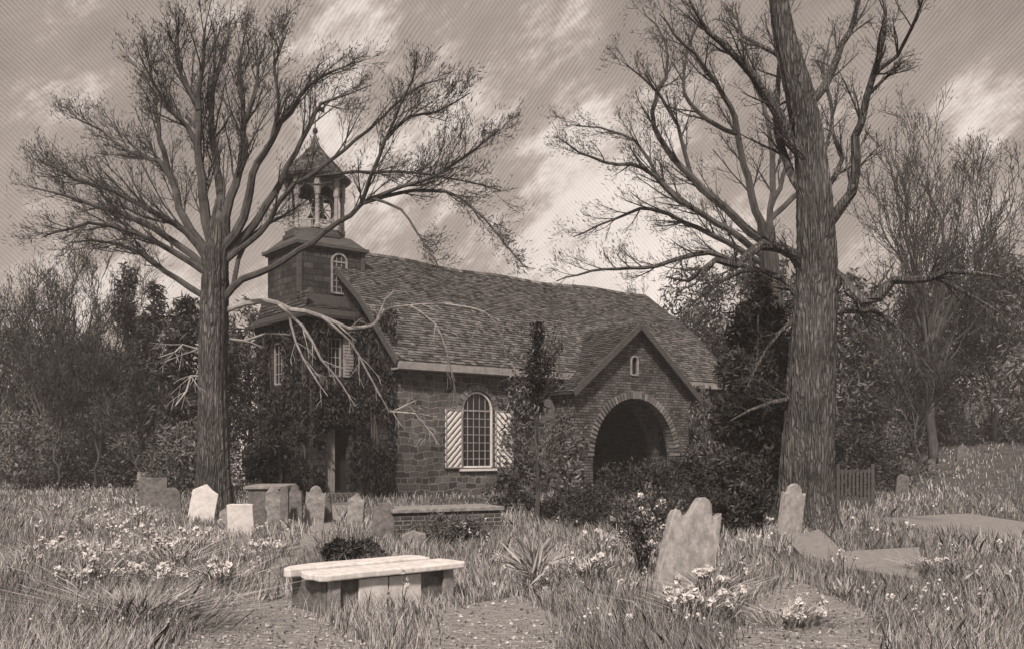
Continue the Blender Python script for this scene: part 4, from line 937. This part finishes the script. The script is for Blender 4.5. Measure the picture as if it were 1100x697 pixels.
# scattered small white flowers in the meadow
n = 1400; py = RG.uniform(522, 700, n); y = EYE*F/(py-HY); px = np.where(RG.random(n) < .6, RG.uniform(20, 310, n), RG.uniform(520, 1080, n)); x = (px-550)/F*y
k = np.sin(x*1.7+y*.8)+np.sin(y*1.9-x)+RG.normal(size=n)*.4 > .5
for pl in PATHW: k &= ~inpoly(x, y, pl)
x, y = x[k], y[k]; c = np.repeat(np.stack([x, y, H(x, y)+RG.uniform(.12, .3, len(x))], 1), 5, 0); sz = np.clip(c[:, 1]*.0035, .02, .08)
c = c+RG.normal(size=c.shape)*sz[:, None]*.5
tag(quads('wildflowers', leafset(c, RG.normal(size=c.shape), sz, sz*.8), RG.random(len(c))*.7, M['petal']), 'tiny pale wildflowers dotted through the meadow grass', 'wildflowers', kind='stuff')

# ---------------------------------------------------------------- thin haze, added to lift the darks and fade the distance
hz = MB(); hz.box(-720, 720, -220, 920, -1, 40); m, N = nt('pale_haze'); pvv = nd(N, 'ShaderNodeVolumePrincipled'); pvv.inputs['Density'].default_value = .0013
pvv.inputs['Color'].default_value = (.95, .93, .91, 1); oo = nd(N, 'ShaderNodeOutputMaterial'); N.links.new(pvv.outputs[0], oo.inputs['Volume'])
o = hz.build('haze', m); tag(o, 'thin pale haze added over the churchyard to lift its darks', 'haze', kind='stuff')

# ---------------------------------------------------------------- sky and sun
world = bpy.data.worlds.new("World"); sc.world = world; world.use_nodes = True
N = world.node_tree; N.nodes.clear()
SUN_EL = R(46)                            # veiled sun high behind us
tcn = nd(N, 'ShaderNodeTexCoord'); V = tcn.outputs['Generated']
sky = nd(N, 'ShaderNodeTexSky', sky_type='NISHITA'); sky.sun_disc = False; sky.sun_elevation = SUN_EL; sky.sun_rotation = R(-120)
bw = nd(N, 'ShaderNodeRGBToBW'); N.links.new(sky.outputs[0], bw.inputs[0])
base = math_(N, 'ADD', math_(N, 'MULTIPLY', bw.outputs[0], .12), 2.5)
def wmap(rot, scale):
    mp = nd(N, 'ShaderNodeMapping', vector_type='TEXTURE'); mp.inputs['Rotation'].default_value = [-q for q in rot]; mp.inputs['Scale'].default_value = [1/q for q in scale]
    N.links.new(V, mp.inputs[0]); return mp.outputs[0]
big_ = noise(N, wmap((0, R(38), 0), (2.4, 1.5, 4.6)), 2.3, 10, .66, .1)
band = noise(N, wmap((0, R(38), 0), (3, 2, 9)), 3.2, 10, .7, .1)
cl = math_(N, 'ADD', math_(N, 'MULTIPLY', big_, 1.1), math_(N, 'MULTIPLY', band, .6)); cl = math_(N, 'SUBTRACT', cl, .35)
def glow(px, py, half, amt):                # a bright cloud in that part of the sky
    d = unit(P(px, py, 1.0)-np.array([0, 0, EYE])); v = nd(N, 'ShaderNodeVectorMath', operation='DOT_PRODUCT'); N.links.new(V, v.inputs[0]); v.inputs[1].default_value = d
    mr = nd(N, 'ShaderNodeMapRange', interpolation_type='SMOOTHSTEP'); N.links.new(v.outputs['Value'], mr.inputs['Value'])
    mr.inputs['From Min'].default_value = math.cos(half); mr.inputs['From Max'].default_value = 1; mr.inputs['To Max'].default_value = amt; return mr.outputs[0]
for a in [(670, 285, .13, .26), (560, 105, .12, .10), (470, 190, .1, .06), (120, 105, .06, .10), (620, 50, .1, -.03), (850, 110, .12, -.03), (1045, 112, .06, .14), (60, 60, .25, -.10), (990, 60, .22, -.07), (430, 150, .12, .04), (120, 310, .12, .12), (970, 300, .1, .06)]:
    cl = math_(N, 'ADD', cl, glow(*a))
mask = nd(N, 'ShaderNodeMapRange', interpolation_type='SMOOTHSTEP'); N.links.new(cl, mask.inputs['Value']); mask.inputs['From Min'].default_value = .49; mask.inputs['From Max'].default_value = .7
lum = math_(N, 'ADD', math_(N, 'MULTIPLY', base, 1.0), math_(N, 'MULTIPLY', mask.outputs[0], 2.4))
lum = math_(N, 'MULTIPLY', lum, math_(N, 'ADD', .55, math_(N, 'MULTIPLY', cl, .95)))
def streak(rot, sc_):                       # fine ruled hatch lines worked into the sky tone
    w = nd(N, 'ShaderNodeTexWave', wave_type='BANDS', bands_direction='X'); w.inputs['Scale'].default_value = sc_; w.inputs['Distortion'].default_value = 5.0
    w.inputs['Detail'].default_value = 2; w.inputs['Detail Scale'].default_value = .2; N.links.new(wmap(rot, (1, 1, 1)), w.inputs['Vector']); return w.outputs[0]
sA, sB = streak((0, R(42), 0), 92), streak((0, R(-38), 0), 92)
sel = nd(N, 'ShaderNodeMapRange'); N.links.new(noise(N, wmap((0, 0, 0), (1, 1, 1)), 4, 2), sel.inputs['Value']); sel.inputs['From Min'].default_value = .46; sel.inputs['From Max'].default_value = .54
sk_ = nd(N, 'ShaderNodeMix', data_type='FLOAT'); N.links.new(sel.outputs[0], sk_.inputs[0]); N.links.new(sA, sk_.inputs[2]); N.links.new(sB, sk_.inputs[3])
dep = math_(N, 'MULTIPLY', math_(N, 'SUBTRACT', 1.0, math_(N, 'MULTIPLY', mask.outputs[0], .6)), math_(N, 'MULTIPLY', noise(N, wmap((0, 0, 0), (1, 1, 1)), 60, 3), .62))
lum = math_(N, 'MULTIPLY', lum, math_(N, 'ADD', 1.0, math_(N, 'MULTIPLY', math_(N, 'SUBTRACT', sk_.outputs[0], .5), dep)))
tint = mixc(N, (1, .835, .735, 1), (1, .885, .81, 1), mask.outputs[0])
vm = nd(N, 'ShaderNodeVectorMath', operation='SCALE'); N.links.new(tint, vm.inputs[0]); N.links.new(lum, vm.inputs['Scale'])
bg = nd(N, 'ShaderNodeBackground'); bg.inputs['Strength'].default_value = .12; N.links.new(vm.outputs[0], bg.inputs[0])
wo = nd(N, 'ShaderNodeOutputWorld'); N.links.new(bg.outputs[0], wo.inputs[0])
sl_ = bpy.data.lights.new('sun', 'SUN'); sl_.energy = 4.0; sl_.angle = R(6); sl_.color = (1, .86, .77)
so = bpy.data.objects.new('sun', sl_); C.objects.link(so)
az = R(-170); dvec = Vector((math.sin(az)*math.cos(SUN_EL), math.cos(az)*math.cos(SUN_EL), math.sin(SUN_EL)))
so.rotation_euler = dvec.to_track_quat('Z', 'Y').to_euler(); sky.sun_rotation = az
vs = sc.view_settings; vs.view_transform = 'Standard'; vs.look = 'None'; vs.exposure = .2; vs.gamma = 1; vs.use_curve_mapping = False
